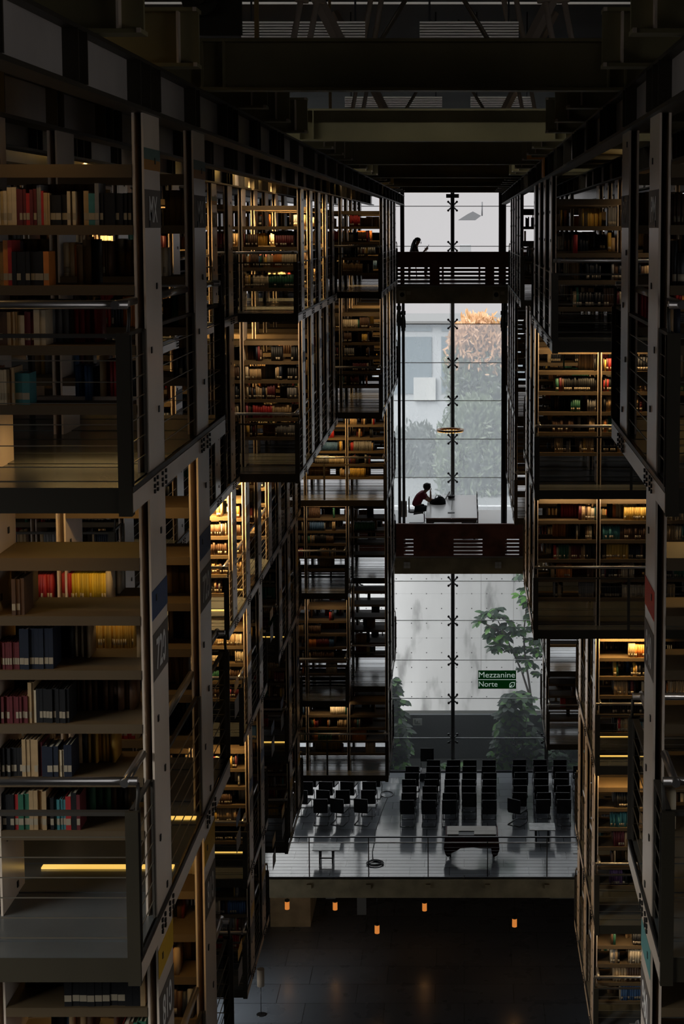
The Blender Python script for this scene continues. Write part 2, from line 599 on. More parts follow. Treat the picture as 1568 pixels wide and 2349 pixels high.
for (x, y, r) in ((1105, 1425, .42), (1120, 1412, .4), (1140, 1402, .45), (1150, 1412, .4), (1128, 1440, .42), (1150, 1440, .42), (1165, 1430, .42),
                  (1120, 1455, .42), (1140, 1462, .45), (1162, 1460, .45), (1180, 1455, .4), (1148, 1480, .45), (1170, 1482, .42), (1135, 1488, .35),
                  (1200, 1445, .38), (1210, 1438, .38), (1222, 1462, .42), (1235, 1470, .42), (1190, 1480, .38), (1200, 1503, .4), (1222, 1490, .36),
                  (1188, 1325, .42), (1206, 1312, .42), (1198, 1360, .42), (1212, 1372, .4), (1204, 1388, .38), (1216, 1402, .42), (1225, 1415, .4),
                  (1218, 1522, .36), (1195, 1530, .3), (1226, 1540, .28), (1238, 1500, .3), (1182, 1440, .4)):
    for _ in range(2):
        p = px(x + R.uniform(-9, 9), y + R.uniform(-8, 8), TY + R.uniform(-.4, .4))
        ros.append((p, r * R.uniform(.8, 1.1), R.choice((7, 8, 9))))
plant('umbrella_tree', 'slender garden tree with palmate leaves before the concrete wall', 'tree', [trunk, trunk2, br1], ros, [G2M, G3M, G3M, G1M, G3M, G3M], .055)


def bush(label, cx, ytop, ybot, w, n, Yb, mats, rr=.42):
    ros, st = [], []
    for i in range(n):
        t_ = i / (n - 1)
        y = ybot + (ytop - ybot) * t_
        x = cx + R.uniform(-1, 1) * w * (1 - .55 * t_)
        p = px(x, y, Yb + R.uniform(-.4, .4))
        ros.append((p, rr * R.uniform(.75, 1.15), R.choice((7, 8, 9))))
        if i % 6 == 0:
            st.append([px(cx + (x - cx) * .2, ybot + 25, Yb), px((cx + x) / 2, (ybot + y) / 2, Yb), p])
    plant('garden_bush', label, 'bush', st, ros, mats, .02)


bush('tall dark leafy bush rising at the window edge beside the left stacks', 897, 1560, 1770, 46, 70, 56.4, [G3M, G2M, G3M, G1M])
bush('broad leafy bush at the foot of the garden tree', 1185, 1590, 1770, 62, 80, 56.5, [G3M, G2M, G3M, G1M])
bush('bush right of the garden tree behind the hanging lower right stack', 1300, 1560, 1770, 60, 50, 56.6, [G3M, G2M, G2M])
for k, (x, l) in enumerate(((920, 'small bright groundcover plant below the tall dark bush'), (1010, 'low plant showing between the chair backs left of the mullion'),
                            (1052, 'low plant showing right of the central mullion'), (1320, 'low plant at the window foot beside the right stacks'))):
    bush(l, x, 1752, 1776, 18, 10, 56.0, [G1M, G2M], .25)

# tree with orange tops and green trees behind the hazy panes


def crown(name, label, x, y0, y1, w, Yb, mats, n, rr):
    t = thing(name, label, 'tree', px(x, y1, Yb))
    b = MB()
    for i in range(n):
        a, q = R.random() * 6.28, math.sqrt(R.random())
        cx, cyy = x + math.cos(a) * q * w, (y0 + y1) / 2 + math.sin(a) * q * (y1 - y0) / 2
        p = np.array(px(cx, cyy, Yb + R.uniform(-1.5, 1.5)))
        f = (cyy - y0) / (y1 - y0)
        mi = 0 if (f < .40 + R.uniform(-.12, .12)) else R.choice((1, 1, 2))
        for _ in range(12):
            d = (R.uniform(-.6, .6), R.uniform(-.6, .6), R.uniform(-.4, 1.6))
            q_ = p + np.array((R.uniform(-.5, .5), R.uniform(-.4, .4), R.uniform(-.5, .5)))
            leaf(b, q_, d, (0, -1, .4), rr * R.uniform(.7, 1.5), rr * .32, mi)
    b.build('foliage', mats, t)
    b = MB().tube([px(x, y1 + 40, Yb), px(x + 3, (y0 + y1) / 2, Yb), px(x, y0 + 20, Yb)], [.25, .18, .05], 8)
    b.build('trunk', mat('bark', (.10, .085, .07), .9), t)


OR1 = leaf_mat('leaf_orange', (.42, .24, .13))
OL1, OL2 = leaf_mat('leaf_sage', (.075, .10, .055)), leaf_mat('leaf_grey', (.05, .062, .052))
crown('street_tree', 'broad street tree with pale orange crown right of the mullion', 1096, 742, 960, 58, 84, [OR1, OL1, OL2], 1300, .34)
crown('street_tree', 'grey green street tree low behind the ring lamp', 1085, 930, 1200, 66, 80, [OL1, OL1, OL2], 1300, .34)
crown('street_tree', 'faint grey tree behind the reader at the white table', 960, 990, 1200, 62, 86, [OL2, OL2, OL1], 700, .34)
crown('street_tree', 'green street tree at the edge of the right stacks', 1190, 960, 1170, 42, 82, [OL1, OL1, OL2], 700, .34)

# little square notice on the slate base
nb = thing('wall_notice', 'small white square notice with dark pictogram on the slate base', 'sign', (0, SL_Y, 0))
p = px(957, 1656, SL_Y - .01)
MB().box(p[0] - .17, p[0] + .17, SL_Y - .02, SL_Y - .001, p[2] - .13, p[2] + .13).build('panel', WHITE, nb)
b = MB().box(p[0] - .11, p[0] - .075, SL_Y - .025, SL_Y - .02, p[2] - .08, p[2] + .1)
b.box(p[0] - .075, p[0] + .11, SL_Y - .025, SL_Y - .02, p[2] - .08, p[2] - .05)
b.tube([(p[0] - .01, SL_Y - .026, p[2] + .0), (p[0] - .01, SL_Y - .02, p[2] + .0)], .03, 10)
b.build('pictogram', BLACK, nb)

# ----------------------------------------------------------------- stack geometry tables
XL = [-1.69, -2.54, -3.46, -4.36, -5.26, -6.16, -7.06, -7.96]
XR = [1.03, 1.95, 2.87, 3.79, 4.71, 5.63]
DECK = [-1.31, -3.78, -5.89, -7.94, -10.34, -12.09]               # deck tops below the eye
GIR = .60                                                         # girder underside
FH = [1.91, 2.47, 2.11, 2.05, 2.40, 1.75]                         # clear height above each deck
CD = .43                                                          # depth of a column / double shelf
DN = ['upper', 'second', 'third', 'fourth', 'fifth', 'bottom']    # deck names

# block: key, side, label, runs, {deck: [(first girder line, y0, y1), ...]}, number of bays built
RUN3 = [23.12, 24.57, 26.02, 27.47, 28.92, 30.37, 31.82]
RUN4 = [32.6, 34.1, 35.6, 37.1, 38.6]
BLOCKS = [
    ('L1', 'L', 'near left stack', [8.35, 9.88], {0: [(0, 7.85, 10.95)], 1: [(0, 7.85, 10.95)], 2: [(0, 7.85, 10.95)]}, 3),
    ('L2', 'L', 'recessed left stack', [15.8, 17.27, 18.74, 20.2, 21.65], {0: [(2, 15.3, 22.5)], 1: [(2, 15.3, 22.5)]}, 4),
    ('L3', 'L', 'middle left stack', RUN3,
     {0: [(2, 22.5, 23.9), (1, 23.9, 31.2)], 1: [(2, 22.5, 23.9), (1, 23.9, 31.2)], 2: [(2, 22.6, 32.7)], 3: [(2, 23.95, 26.9), (2, 28.6, 32.7)],
      4: [(2, 24.15, 26.8), (2, 30.0, 32.7)], 5: [(2, 24.0, 26.8), (2, 29.8, 32.7)]}, 4),
    ('L4', 'L', 'far left stack', RUN4,
     {0: [(0, 31.95, 39.6)], 1: [(0, 31.95, 39.6)], 2: [(0, 33.6, 38.0)], 3: [(1, 33.6, 36.5), (0, 35.1, 38.0)], 4: [(1, 33.6, 36.5), (0, 34.7, 38.0)], 5: [(0, 33.8, 36.5)]}, 3),
    ('R0', 'R', 'near right stack', [8.35, 9.88], {0: [(0, 7.85, 10.75)], 1: [(0, 7.85, 9.45)], 2: [(0, 7.85, 9.45)]}, 2),
    ('R1', 'R', 'middle right stack', [18.65, 20.05, 21.45, 22.85, 24.3, 25.75],
     {0: [(0, 18.1, 23.6)], 1: [(0, 22.4, 26.6)], 2: [(0, 22.6, 26.6)], 3: [(1, 22.6, 26.6)], 4: [(1, 22.5, 26.6)], 5: [(1, 22.5, 26.6)]}, 3),
    ('R2', 'R', 'far right stack', [28.95, 30.4, 31.85, 33.3, 34.75, 36.5, 37.95],
     {0: [(0, 28.2, 36.0)], 1: [(0, 31.3, 37.6)], 2: [(0, 31.5, 37.6)], 3: [(1, 35.9, 39.0)], 4: [(1, 35.9, 39.0)], 5: [(1, 35.9, 39.0)]}, 4),
]

# ----------------------------------------------------------------- girders and roof steel


def girder(side, gi, y_end):
    X = (XL if side == 'L' else XR)[gi]
    s = -1 if side == 'L' else 1                                  # outward direction
    nm = ('aisle-side', 'second', 'third', 'fourth', 'fifth', 'sixth')[gi]
    t = thing('steel_girder', '%s long riveted girder carrying the %s stacks' % (nm, 'left' if side == 'L' else 'right'), 'girder', (X, 5, zz(GIR)))
    b = MB()
    w = .10
    b.box(X, X + s * w, 2.0, y_end, zz(GIR), zz(GIR + .022)).box(X, X + s * w, 2.0, y_end, zz(GIR + .25), zz(GIR + .27))
    b.box(X, X - s * .03, 2.0, y_end, zz(GIR), zz(GIR + .022)).box(X, X - s * .03, 2.0, y_end, zz(GIR + .25), zz(GIR + .27))
    b.build('flange', OLIVE, t)
    b = MB().box(X + s * .03, X + s * .042, 2.0, y_end, zz(GIR + .022), zz(GIR + .25))
    b.build('web', mat('girder_web', (.50, .45, .41), .32, 0, .12, 2), t)
    if gi > (2 if side == 'L' else 1):
        return
    b = MB().box(X - s * .04, X + s * .03, 0, .014, 0, .228)
    pl = b.build('stiffener', OLIVE, t)
    ys = []
    y = 8.35 - 1.5 * 3
    k = 0
    while y < y_end - 1:
        ys += [y - .15, y + .10, y + .38] if k % 2 else [y + .02, y + .18]
        y += 1.47
        k += 1
    many = MB()
    for i, yy in enumerate(ys):
        if i < 99:
            o = pl if i == 0 else bpy.data.objects.new('stiffener', pl.data)
            if i:
                COL.objects.link(o)
                o.parent = t
                o.matrix_parent_inverse = pl.matrix_parent_inverse
            o.location = (0, yy, zz(GIR + .022))
        else:
            many.box(X - s * .04, X + s * .03, yy, yy + .014, zz(GIR + .022), zz(GIR + .25))
    if many.n:
        tag(many.build('far_stiffeners', OLIVE, t), kind='stuff')


for gi in range(6):
    girder('L', gi, 44.0)
for gi in range(4):
    girder('R', gi, 42.0)

ROOFB = mat('roof_steel', (.27, .23, .115), .55, 0, .2, 1.5)


def ibeam(b, x0, x1, y, z0, h, w=.14, mi=0):
    b.box(x0, x1, y, y + w, z0, z0 + .02, mi).box(x0, x1, y, y + w, z0 + h - .02, z0 + h, mi)
    b.box(x0, x1, y + w * .4, y + w * .6, z0 + .02, z0 + h - .02, mi)


ZB = zz(GIR + .275)
full = 0
for k in range(-3, 21):
    y = 10.2 + 1.5 * k
    if k % 4 == 0:
        full += 1
        t = thing('roof_beam', '%s full-width roof beam across the aisle counting from the viewer' % ordw(full), 'beam', (0, y, ZB))
        b = MB()
        ibeam(b, -8.5, 6.5, y, ZB, .33)
        b.build('beam_body', ROOFB, t)
        b = MB()
        for x in (-1.69, -1.55, .92, 1.03):
            b.box(x, x + .012, y - .0, y + .06, ZB + .02, ZB + .31)
        b.build('stiffener', ROOFB, t)
    else:
        for sd, (xa, xb) in (('left', (-8.5, -1.46)), ('right', (.76, 6.5))):
            n = k + 4
            t = thing('roof_joist', '%s short roof joist ending over the %s girder, counting from the viewer' % (ordw(n - max(0, full)), sd), 'joist', (xa, y, ZB))
            b = MB()
            ibeam(b, xa, xb, y, ZB, .32, .16)
            b.build('joist_body', ROOFB, t)
            e = xb if sd == 'left' else xa
            sg = -1 if sd == 'left' else 1
            b = MB().box(e + sg * .10, e + sg * .112, y, y + .16, ZB + .02, ZB + .30)
            b.box(e, e + sg * .02, y - .006, y, ZB, ZB + .022).box(e, e + sg * .02, y - .006, y, ZB + .298, ZB + .32)
            b.build('end_plate', STEEL, t)

# tie rods with clevises and the big gusset above the nearest beams
for yb, cnt in ((11.6, 'over the nearest roof beam'), (17.8, 'over the second roof beam')):
    for sx, xx in (('left', -1.28), ('left', -1.16), ('right', .68), ('right', .82)):
        which = 'outer' if xx in (-1.28, .82) else 'inner'
        lean = .1 if sx == 'left' else -.1
        t = thing('tie_rod', '%s %s clevis tie rod %s' % (which, sx, cnt), 'rod', (xx, yb, ZB + .3))
        b = MB().tube([(xx, yb, ZB + .30), (xx + lean, yb, ZB + .80)], .022, 8)
        b.build('rod', STEEL, t)
        x2, z2 = xx + lean, ZB + .80
        b = MB().tube([(x2, yb, z2 - .05), (x2 + lean * .1, yb, z2 + .04)], [.05, .058], 10)
        for o in (-.045, .032):
            b.box(x2 + o, x2 + o + .014, yb - .035, yb + .035, z2 + .03, z2 + .30)
        b.tube([(x2 - .07, yb, z2 + .22), (x2 + .07, yb, z2 + .22)], .025, 8)
        b.build('clevis', STEEL, t)
        b = MB().tube([(x2 + lean * .2, yb, z2 + .2), (x2 + lean * 2.2, yb, z2 + 1.3)], .03, 8)
        b.build('upper_rod', STEEL, t)
    for sx, s, x0 in (('left', 1, -.95), ('right', -1, .5)):
        t = thing('roof_brace', '%s diagonal angle brace %s' % (sx, cnt), 'brace', (x0, yb + .6, ZB + .3))
        b = MB()
        b.tube([(x0 - s * .55, yb + .6, ZB + 1.6), (x0 + s * .12, yb + .6, ZB + .3)], .05, 4, smooth=False)
        b.build('strut', STEEL, t)
        b = MB().tube([(x0 + s * .9, yb + .6, ZB + 1.5), (x0 + s * .16, yb + .6, ZB + .3)], .018, 8)
        b.build('brace_rod', CABLE, t)
    t = tag(MB().box(-1.5, -1.47, yb - .2, yb - .17, ZB + .3, ZB + 2.4).build('conduit', mat('ochre_pipe', (.45, .3, .12), .4)),
            'thin ochre conduit rising %s' % cnt, 'conduit')
t = thing('gusset_arm', 'rounded pinned gusset arm beside the nearest roof beam', 'gusset', (-1.62, 10.0, ZB + .4))
pts = []
cx, cz = -1.66, ZB + .55
for i in range(13):
    a = math.pi * .95 + i * math.pi * 1.05 / 12
    pts.append((cx + .11 * math.cos(a), cz + .11 * math.sin(a)))
pts += [(cx + .30, cz + .45), (cx + .12, cz + .55)]
MB().prism(pts, 1, 9.98, 10.03).build('arm_plate', OLIVE, t)
MB().tube([(cx, 9.93, cz), (cx, 9.99, cz)], .04, 14).build('pin', OLIVE, t)
MB().box(-1.75, -1.40, 10.04, 10.07, ZB + .33, ZB + .62).build('base_plate', OLIVE, t)
# a yellow bracket and post catching the lamp light by the right girder
t = thing('yellow_bracket', 'yellow painted angle bracket on the right girder', 'bracket', (.95, 20.2, zz(.3)))
YEL = mat('yellow_paint', (.85, .36, .04), .5, 0, .15, 3)
b = MB().box(.80, .86, 20.2, 20.22, zz(.88), zz(1.06)).box(.80, 1.05, 20.2, 20.22, zz(.86), zz(.885)).box(.82, 1.05, 20.2, 20.22, zz(.95), zz(.965))
b.build('angle', YEL, t)
b = MB().box(.985, 1.0, 19.6, 20.1, zz(.622), zz(.86))
b.build('plate', YEL, t)

# ----------------------------------------------------------------- stacks
SHELVES = []      # (block index, deck, run index, bay index, xa, xb, y, [heights], s)


def rail_edge(b, h, p0, p1, zd, inward, cables=True, posts=True, brackets=True):
    """railing along a straight deck edge; b collects frame, h the hand rail"""
    (x0, y0), (x1, y1) = p0, p1
    ix, iy = inward
    L = math.hypot(x1 - x0, y1 - y0)
    n = max(1, int(L / 1.6 + .5))
    ax = abs(x1 - x0) > abs(y1 - y0)
    for i in range(n + 1):
        t_ = i / n
        x, y = x0 + (x1 - x0) * t_, y0 + (y1 - y0) * t_
        if posts:
            if ax:
                b.box(x - .02, x + .02, y - .004, y + .012, zd, zd + .77)
            else:
                b.box(x - .006, x + .006, y - .022, y + .022, zd, zd + .77)
        if brackets:
            b.tube([(x + ix * .01, y + iy * .01, zd + .77), (x + ix * .05, y + iy * .05, zd + .85), (x + ix * .05, y + iy * .05, zd + .91)], .010, 5)
    if ax:
        b.box(x0, x1, y0 - .008, y0 + .03 * (1 if iy >= 0 else -1), zd + .755, zd + .775)
        if cables:
            for k in range(6):
                z = zd + .10 + k * .108
                b.box(x0, x1, y0 - .0025, y0 + .0025, z - .0025, z + .0025, 1)
    else:
        b.box(x0 - .008, x0 + ix * .03, y0, y1, zd + .755, zd + .775)
        if cables:
            for k in range(6):
                z = zd + .10 + k * .108
                b.box(x0 - .0025, x0 + .0025, y0, y1, z - .0025, z + .0025, 1)
    h.tube([(x0 + ix * .05, y0 + iy * .05, zd + .92), (x1 + ix * .05, y1 + iy * .05, zd + .92)], .023, 8)


COLOR_BANDS = {'blue': mat('band_blue', (.05, .08, .17), .5), 'orange': mat('band_orange', (.42, .19, .035), .5), 'green': mat('band_green', (.10, .17, .14), .5),
               'yellow': mat('band_yellow', (.62, .36, .02), .5), 'red': mat('band_red', (.62, .04, .02), .5), 'teal': mat('band_teal', (.12, .30, .28), .5)}
COLUMNS = {}
first_line_cols = {}
for bi, (key, side, bname, runs, floors, nb) in enumerate(BLOCKS):
    XS = XL if side == 'L' else XR
    s = -1 if side == 'L' else 1
    root = thing('hanging_bookstack', '%s: steel %s' % (bname, {'L1': 'block of book decks with wire railings, beside the viewer',
                 'L2': 'block of book decks set back behind the near one', 'L3': 'tower of stepped book decks lit by warm lamps',
                 'L4': 'tower of book decks beside the end window', 'R0': 'block of book decks in deep shade beside the viewer',
                 'R1': 'tower of stepped book decks partly lit gold', 'R2': 'tower of book decks beside the end window'}[key]), 'bookstack', (XS[0], runs[0], zz(DECK[0])))
    # which floors does each (run, line) reach
    def edge_at(fl, y):
        best = None
        for (gi, y0, y1) in floors.get(fl, []):
            if y0 <= y and y + CD <= y1 + .25:
                best = gi if best is None else min(best, gi)
        return best
    nl = nb + 1
    maxline = max(min(gi for segs in floors.values() for (gi, _, _) in segs) + nb, 0)
    lines = [i for i in range(len(XS)) if i <= maxline + 1]
    for ri, y in enumerate(runs):
        for li in lines:
            fl = [f for f in floors if edge_at(f, y) is not None and edge_at(f, y) <= li]
            if not fl:
                continue
            spans = []
            for f in sorted(fl):
                top = DECK[f] + FH[f] if f > 0 else GIR
                z0, z1 = DECK[f] - .14, top
                if spans and spans[-1][0] <= z1 + .2:
                    spans[-1][0] = z0
                else:
                    spans.append([z0, z1])
            # a lower span hangs from what is above it
            zt = spans[0][1]
            zb = spans[-1][0]
            x = XS[li]
            b = MB()
            b.box(x, x + s * .012, y, y + CD, zz(zb), zz(zt), 0)
            b.box(x + s * .05, x + s * .062, y, y + CD, zz(zb), zz(zt), 0)
            b.box(x + s * .012, x + s * .05, y + CD * .46, y + CD * .54, zz(zb), zz(zt), 1)
            if li <= min(lines) + 2:
                z = zb + .25
                i = 0
                while z < zt - .05:
                    yy = y + (.10 if i % 2 else .27)
                    b.box(x - s * .006, x, yy, yy + .025, zz(z), zz(z + .035), 2)
                    z += .34
                    i += 1
            c = b.build('column', [STEEL, STEEL_DK, BOLT], root)
            COLUMNS[(key, ri, li)] = c
    # decks, edge beams, railings
    for f, segs in floors.items():
        zd = zz(DECK[f])
        for si, (gi, y0, y1) in enumerate(segs):
            xe = XS[gi]
            other = [q for q in segs if q is not segs[si] and q[0] > gi and q[1] <= y0 and q[2] >= y1]
            xi = XS[min(gi + nb, len(XS) - 1)] if not other else XS[other[0][0]]
            b = MB()
            # plates run across the deck with fine gaps
            yy = y0
            k = 0
            while yy < y1 - .02:
                w = min((.19, .27, .34, .22)[k % 4], y1 - yy)
                b.box(xe + s * .012, xi, yy + .004, yy + w - .004, zd - .03, zd - (.0 if k % 2 else .004))
                yy += w
                k += 1
            b.build('deck', DECK_DAYLIT if key in ('L4', 'R2') else DECKM, root)
            b = MB()
            b.box(xe, xi, y0, y0 + .012, zd - .135, zd - .005).box(xe, xi, y0 + .012, y0 + .06, zd - .135, zd - .12)
            b.box(xe, xi, y1 - .012, y1, zd - .135, zd - .005)
            b.box(xe - s * .014, xe - s * .002, y0 + .01, y1 - .01, zd - .135, zd - .035, 1)
            b.box(xe - s * .014, xe - s * .002, y0 + .01, y1 - .01, zd - .03, zd - .002, 2)
            for ry in runs:
                if y0 <= ry <= y1:
                    b.box(xe + s * .07, xi, ry + .05, ry + .08, zd - .135, zd - .035)
                    for dy in (.04, .12, .26, .36):
                        for dz in (-.125, -.095, -.06):
                            b.box(xe - s * .024, xe - s * .014, ry + dy, ry + dy + .022, zd + dz, zd + dz + .02, 2)
            b.build('edge_beam', [OLIVE, STEEL, BOLT], root)
            # front, side and back railings
            b, h = MB(), MB()
            front_hidden = any(q is not segs[si] and abs(q[2] - y0) < .05 and q[0] <= gi for q in segs)
            if not front_hidden:
                rail_edge(b, h, (xe + s * .0, y0 + .01), (xi, y0 + .01), zd, (0, 1))
                b.box(xe - s * .012, xe + s * .055, y0 - .012, y0 + .012, zd - .15, zd + .78, 3)
                b.box(xe - s * .012, xe - s * .0, y0 + .012, y0 + .06, zd - .15, zd + .78, 3)
            cols_y = [ry for ry in runs if y0 <= ry <= y1]
            cuts = [y0 + .02] + [v for ry in cols_y for v in (ry - .015, ry + CD + .015)] + [y1 - .02]
            for i in range(0, len(cuts) - 1, 2):
                if cuts[i + 1] - cuts[i] > .15:
                    rail_edge(b, h, (xe + s * .012, cuts[i]), (xe + s * .012, cuts[i + 1]), zd, (s, 0), brackets=False)
            if y1 < 41:
                rail_edge(b, h, (xe, y1 - .02), (xi, y1 - .02), zd, (0, -1))
                b.box(xe - s * .012, xe + s * .055, y1 - .012, y1 + .012, zd - .15, zd + .78, 3)
            rl = b.build('railing', [STEEL_DK, CABLE, BOLT, OLIVE], root)
            h.build('handrail', RAILM, rl)
            # shelving bays
            for ri, ry in enumerate(runs):
                if not (y0 <= ry and ry + CD <= y1 + .2):
                    continue
                if other and False:
                    continue
                ng = min(gi + nb, len(XS) - 1) if not other else other[0][0]
                for bay in range(gi, ng):
                    z0_, dz_, n_ = ((.36, .32, 4), (.48, .30, 5), (.42, .29, 5), (.42, .285, 5), (.46, .30, 5), (.40, .29, 4))[f]
                    hts = [z0_ + dz_ * k for k in range(n_)]
                    cap = min(hts[-1] + .32, FH[f] - .17)
                    SHELVES.append(dict(b=bi, key=key, f=f, r=ri, bay=bay, gi=gi, xa=XS[bay] + s * .064, xb=XS[bay + 1] - s * .002, y=ry, hts=hts, cap=cap, s=s,
                                        near=3600 / ry, name=bname))

# painted bands, plates and lettering on columns


def text_obj(name, txt, m, parent, org, right, up, W, H, depth=.002):
    cu = bpy.data.curves.new(name, 'FONT')
    cu.body = txt
    cu.size = 1
    cu.extrude = 0
    cu.offset = .022 if m is LETTER else 0
    tmp = bpy.data.objects.new('tmp', cu)
    COL.objects.link(tmp)
    dg = bpy.context.evaluated_depsgraph_get()
    me = bpy.data.meshes.new_from_object(tmp.evaluated_get(dg))
    bpy.data.objects.remove(tmp)
    co = np.zeros(len(me.vertices) * 3)
    me.vertices.foreach_get('co', co)
    co = co.reshape(-1, 3)
    mn, mx = co.min(0), co.max(0)
    u = (co[:, 0] - mn[0]) / (mx[0] - mn[0]) * W
    v = (co[:, 1] - mn[1]) / (mx[1] - mn[1]) * H
    out = np.array(org)[None] + u[:, None] * np.array(right)[None] + v[:, None] * np.array(up)[None]
    me.vertices.foreach_set('co', out.ravel())
    me.materials.clear()
    me.materials.append(m)
    me.update()
    o = bpy.data.objects.new(name, me)
    COL.objects.link(o)
    o.parent = parent
    return o


def band(colobj, x, s, y, z0, z1, m, name='colour_band'):
    return MB().box(x - s * .003, x - s * .0005, y, y + CD, zz(z0), zz(z1)).build(name, m, colobj)


def letters(colobj, x, s, y, z0, z1, txt, w=.22):
    right = (0, 1, 0) if s < 0 else (0, -1, 0)
    yo = y + (CD - w) / 2 + (0 if s < 0 else w)
    text_obj('lettering', txt, LETTER, colobj, (x - s * .0045, yo, zz(z0)), right, (0, 0, 1), w, z1 - z0)


for key, runs_ in (('L1', (8.35, 9.88)), ('R0', (8.35, 9.88)), ('L2', (18.74, 20.2, 21.65))):
    s = -1 if key[0] == 'L' else 1
    li = 2 if key == 'L2' else 0
    x = (XL if s < 0 else XR)[li]
    for ri in range(len(runs_)):
        rr = ri + (2 if key == 'L2' else 0)
        c = COLUMNS.get((key, rr, li))
        if c is None:
            continue
        y = runs_[ri]
        if key != 'R0':
            band(c, x, s, y, .36, .42, COLOR_BANDS['green'])
            band(c, x, s, y, .305, .36, COLOR_BANDS['orange'])
        band(c, x, s, y, -.005, .20, PLATE, 'number_plate')
        letters(c, x, s, y, .025, .165, 'MX' if s < 0 else 'PM', .22)
        if key == 'R0' and ri:
            continue
        band(c, x, s, y, -2.13, -1.97, COLOR_BANDS['blue' if s < 0 else 'red'])
        band(c, x, s, y, -2.47, -2.21, PLATE, 'number_plate')
        letters(c, x, s, y, -2.43, -2.25, '720' if s < 0 else '840', .26)
        if key != 'L2':
            band(c, x, s, y, -4.15, -3.99, COLOR_BANDS['yellow' if s < 0 else 'teal'])
            band(c, x, s, y, -4.52, -4.26, PLATE, 'number_plate')
            letters(c, x, s, y, -4.48, -4.30, '810' if s < 0 else '960', .26)
for ri in range(7):
    c = COLUMNS.get(('L3', ri, 2))
    if c:
        for z, cn in ((-4.6, 'orange'), (-7.0, 'yellow'), (-9.1, 'blue'), (-11.2, 'yellow')):
            band(c, XL[2], -1, RUN3[ri], z, z + .17, COLOR_BANDS[cn])
            band(c, XL[2], -1, RUN3[ri], z - .40, z - .12, PLATE, 'number_plate')
    c = COLUMNS.get(('L3', ri, 1))
    if c:
        band(c, XL[1], -1, RUN3[ri], -2.13, -1.97, COLOR_BANDS['blue'])

# ----------------------------------------------------------------- shelves
SHELVES.sort(key=lambda q: (-(q['near'] / (1 + .35 * q['r'] + .4 * (q['bay'] - q['gi'])))))


def board(b, xa, xb, y, z, s, cap=False):
    x0, x1 = min(xa, xb), max(xa, xb)
    b.box(x0, x1, y + .004, y + CD - .004, z - .014, z)
    b.box(x0, x1, y - .004, y + .004, z - (.052 if not cap else .07), z)
    b.box(x0, x1, y + CD - .004, y + CD + .004, z - .052, z)


board_cache = {}


def board_mesh(cap):
    if cap not in board_cache:
        b = MB()
        board(b, 0, 1, 0, 0, 1, cap)
        o = b.build('shelf', SHELFM)
        board_cache[cap] = o.data
        bpy.data.objects.remove(o)
    return board_cache[cap]


rest = MB()
N_IND = 230
bay_word = ['first', 'second', 'third', 'fourth', 'fifth', 'sixth', 'seventh']
used_labels = set()
for i, q in enumerate(SHELVES):
    zd = zz(DECK[q['f']])
    x0, x1 = min(q['xa'], q['xb']), max(q['xa'], q['xb'])
    if i < N_IND:
        lab = 'steel bookshelf, %s bay from aisle, %s row, %s deck of %s' % (bay_word[q['bay'] - q['gi']], ordw(q['r'] + 1), DN[q['f']], q['name'])
        if lab in used_labels:
            lab = lab.replace('from aisle', 'beyond the step')
        used_labels.add(lab)
        t = thing('bookshelf', lab, 'bookshelf', (x0, q['y'], zd), 'bookshelves of the ' + q['name'])
        for k, hh in enumerate(q['hts'] + [q['cap']]):
            o = bpy.data.objects.new('shelf' if k < len(q['hts']) else 'top_board', board_mesh(k == len(q['hts'])))
            o.location = (0, 0, hh)
            o.scale = (x1 - x0, 1, 1)
            o.parent = t
            COL.objects.link(o)
    else:
        for k, hh in enumerate(q['hts'] + [q['cap']]):
            board(rest, q['xa'], q['xb'], q['y'], zd + hh, q['s'], k == len(q['hts']))
if rest.n:
    tag(rest.build('bookshelves', SHELFM), 'many more steel bookshelves deep inside the stacks', 'bookshelf', None, 'stuff')

# ----------------------------------------------------------------- books
PAL = {'black': (.007, .007, .008), 'navy': (.009, .014, .028), 'brown': (.09, .045, .022), 'tan': (.42, .28, .14), 'cream': (.58, .47, .31), 'gold': (.62, .38, .07),
       'yellow': (.68, .46, .03), 'red': (.40, .025, .025), 'orange': (.60, .20, .04), 'teal': (.05, .20, .21), 'green': (.03, .13, .075), 'grey': (.22, .21, .20),
       'maroon': (.12, .018, .022), 'purple': (.10, .05, .14), 'blue': (.05, .12, .26), 'pink': (.5, .12, .17)}
BW_ = [('black', 15), ('navy', 8), ('brown', 20), ('tan', 22), ('cream', 12), ('gold', 3), ('red', 5), ('maroon', 6), ('grey', 6), ('green', 4), ('teal', 2), ('orange', 3), ('blue', 3),
       ('purple', 1), ('pink', 1)]
NAMES_ = [n for n, w in BW_ for _ in range(w)]
BMAT = {n: mat('cover_' + n, c, .55, 0, .12, 20) for n, c in PAL.items()}


def fill(x0, x1, hmax, fillp, rr):
    """books from x0 to x1 as (x, width, height, colour, set id)"""
    out = []
    x = x0 + rr.uniform(0, .03)
    while x < x1 - .03:
        if rr.random() > fillp:
            x += rr.uniform(.08, .30)
            continue
        n = rr.choice((1, 1, 2, 3, 5, 8, 12))
        c = rr.choice(NAMES_)
        w0, h0 = rr.uniform(.016, .042), rr.uniform(.17, min(.25, hmax))
        for _ in range(n):
            same = n >= 5
            w = w0 if same else rr.uniform(.014, .05)
            h = h0 * rr.uniform(.99, 1.01) if same else rr.uniform(.16, min(.25, hmax))
            if x + w > x1:
                break
            out.append((x, w, h, c if same else rr.choice(NAMES_)))
            x += w + .0015
    return out


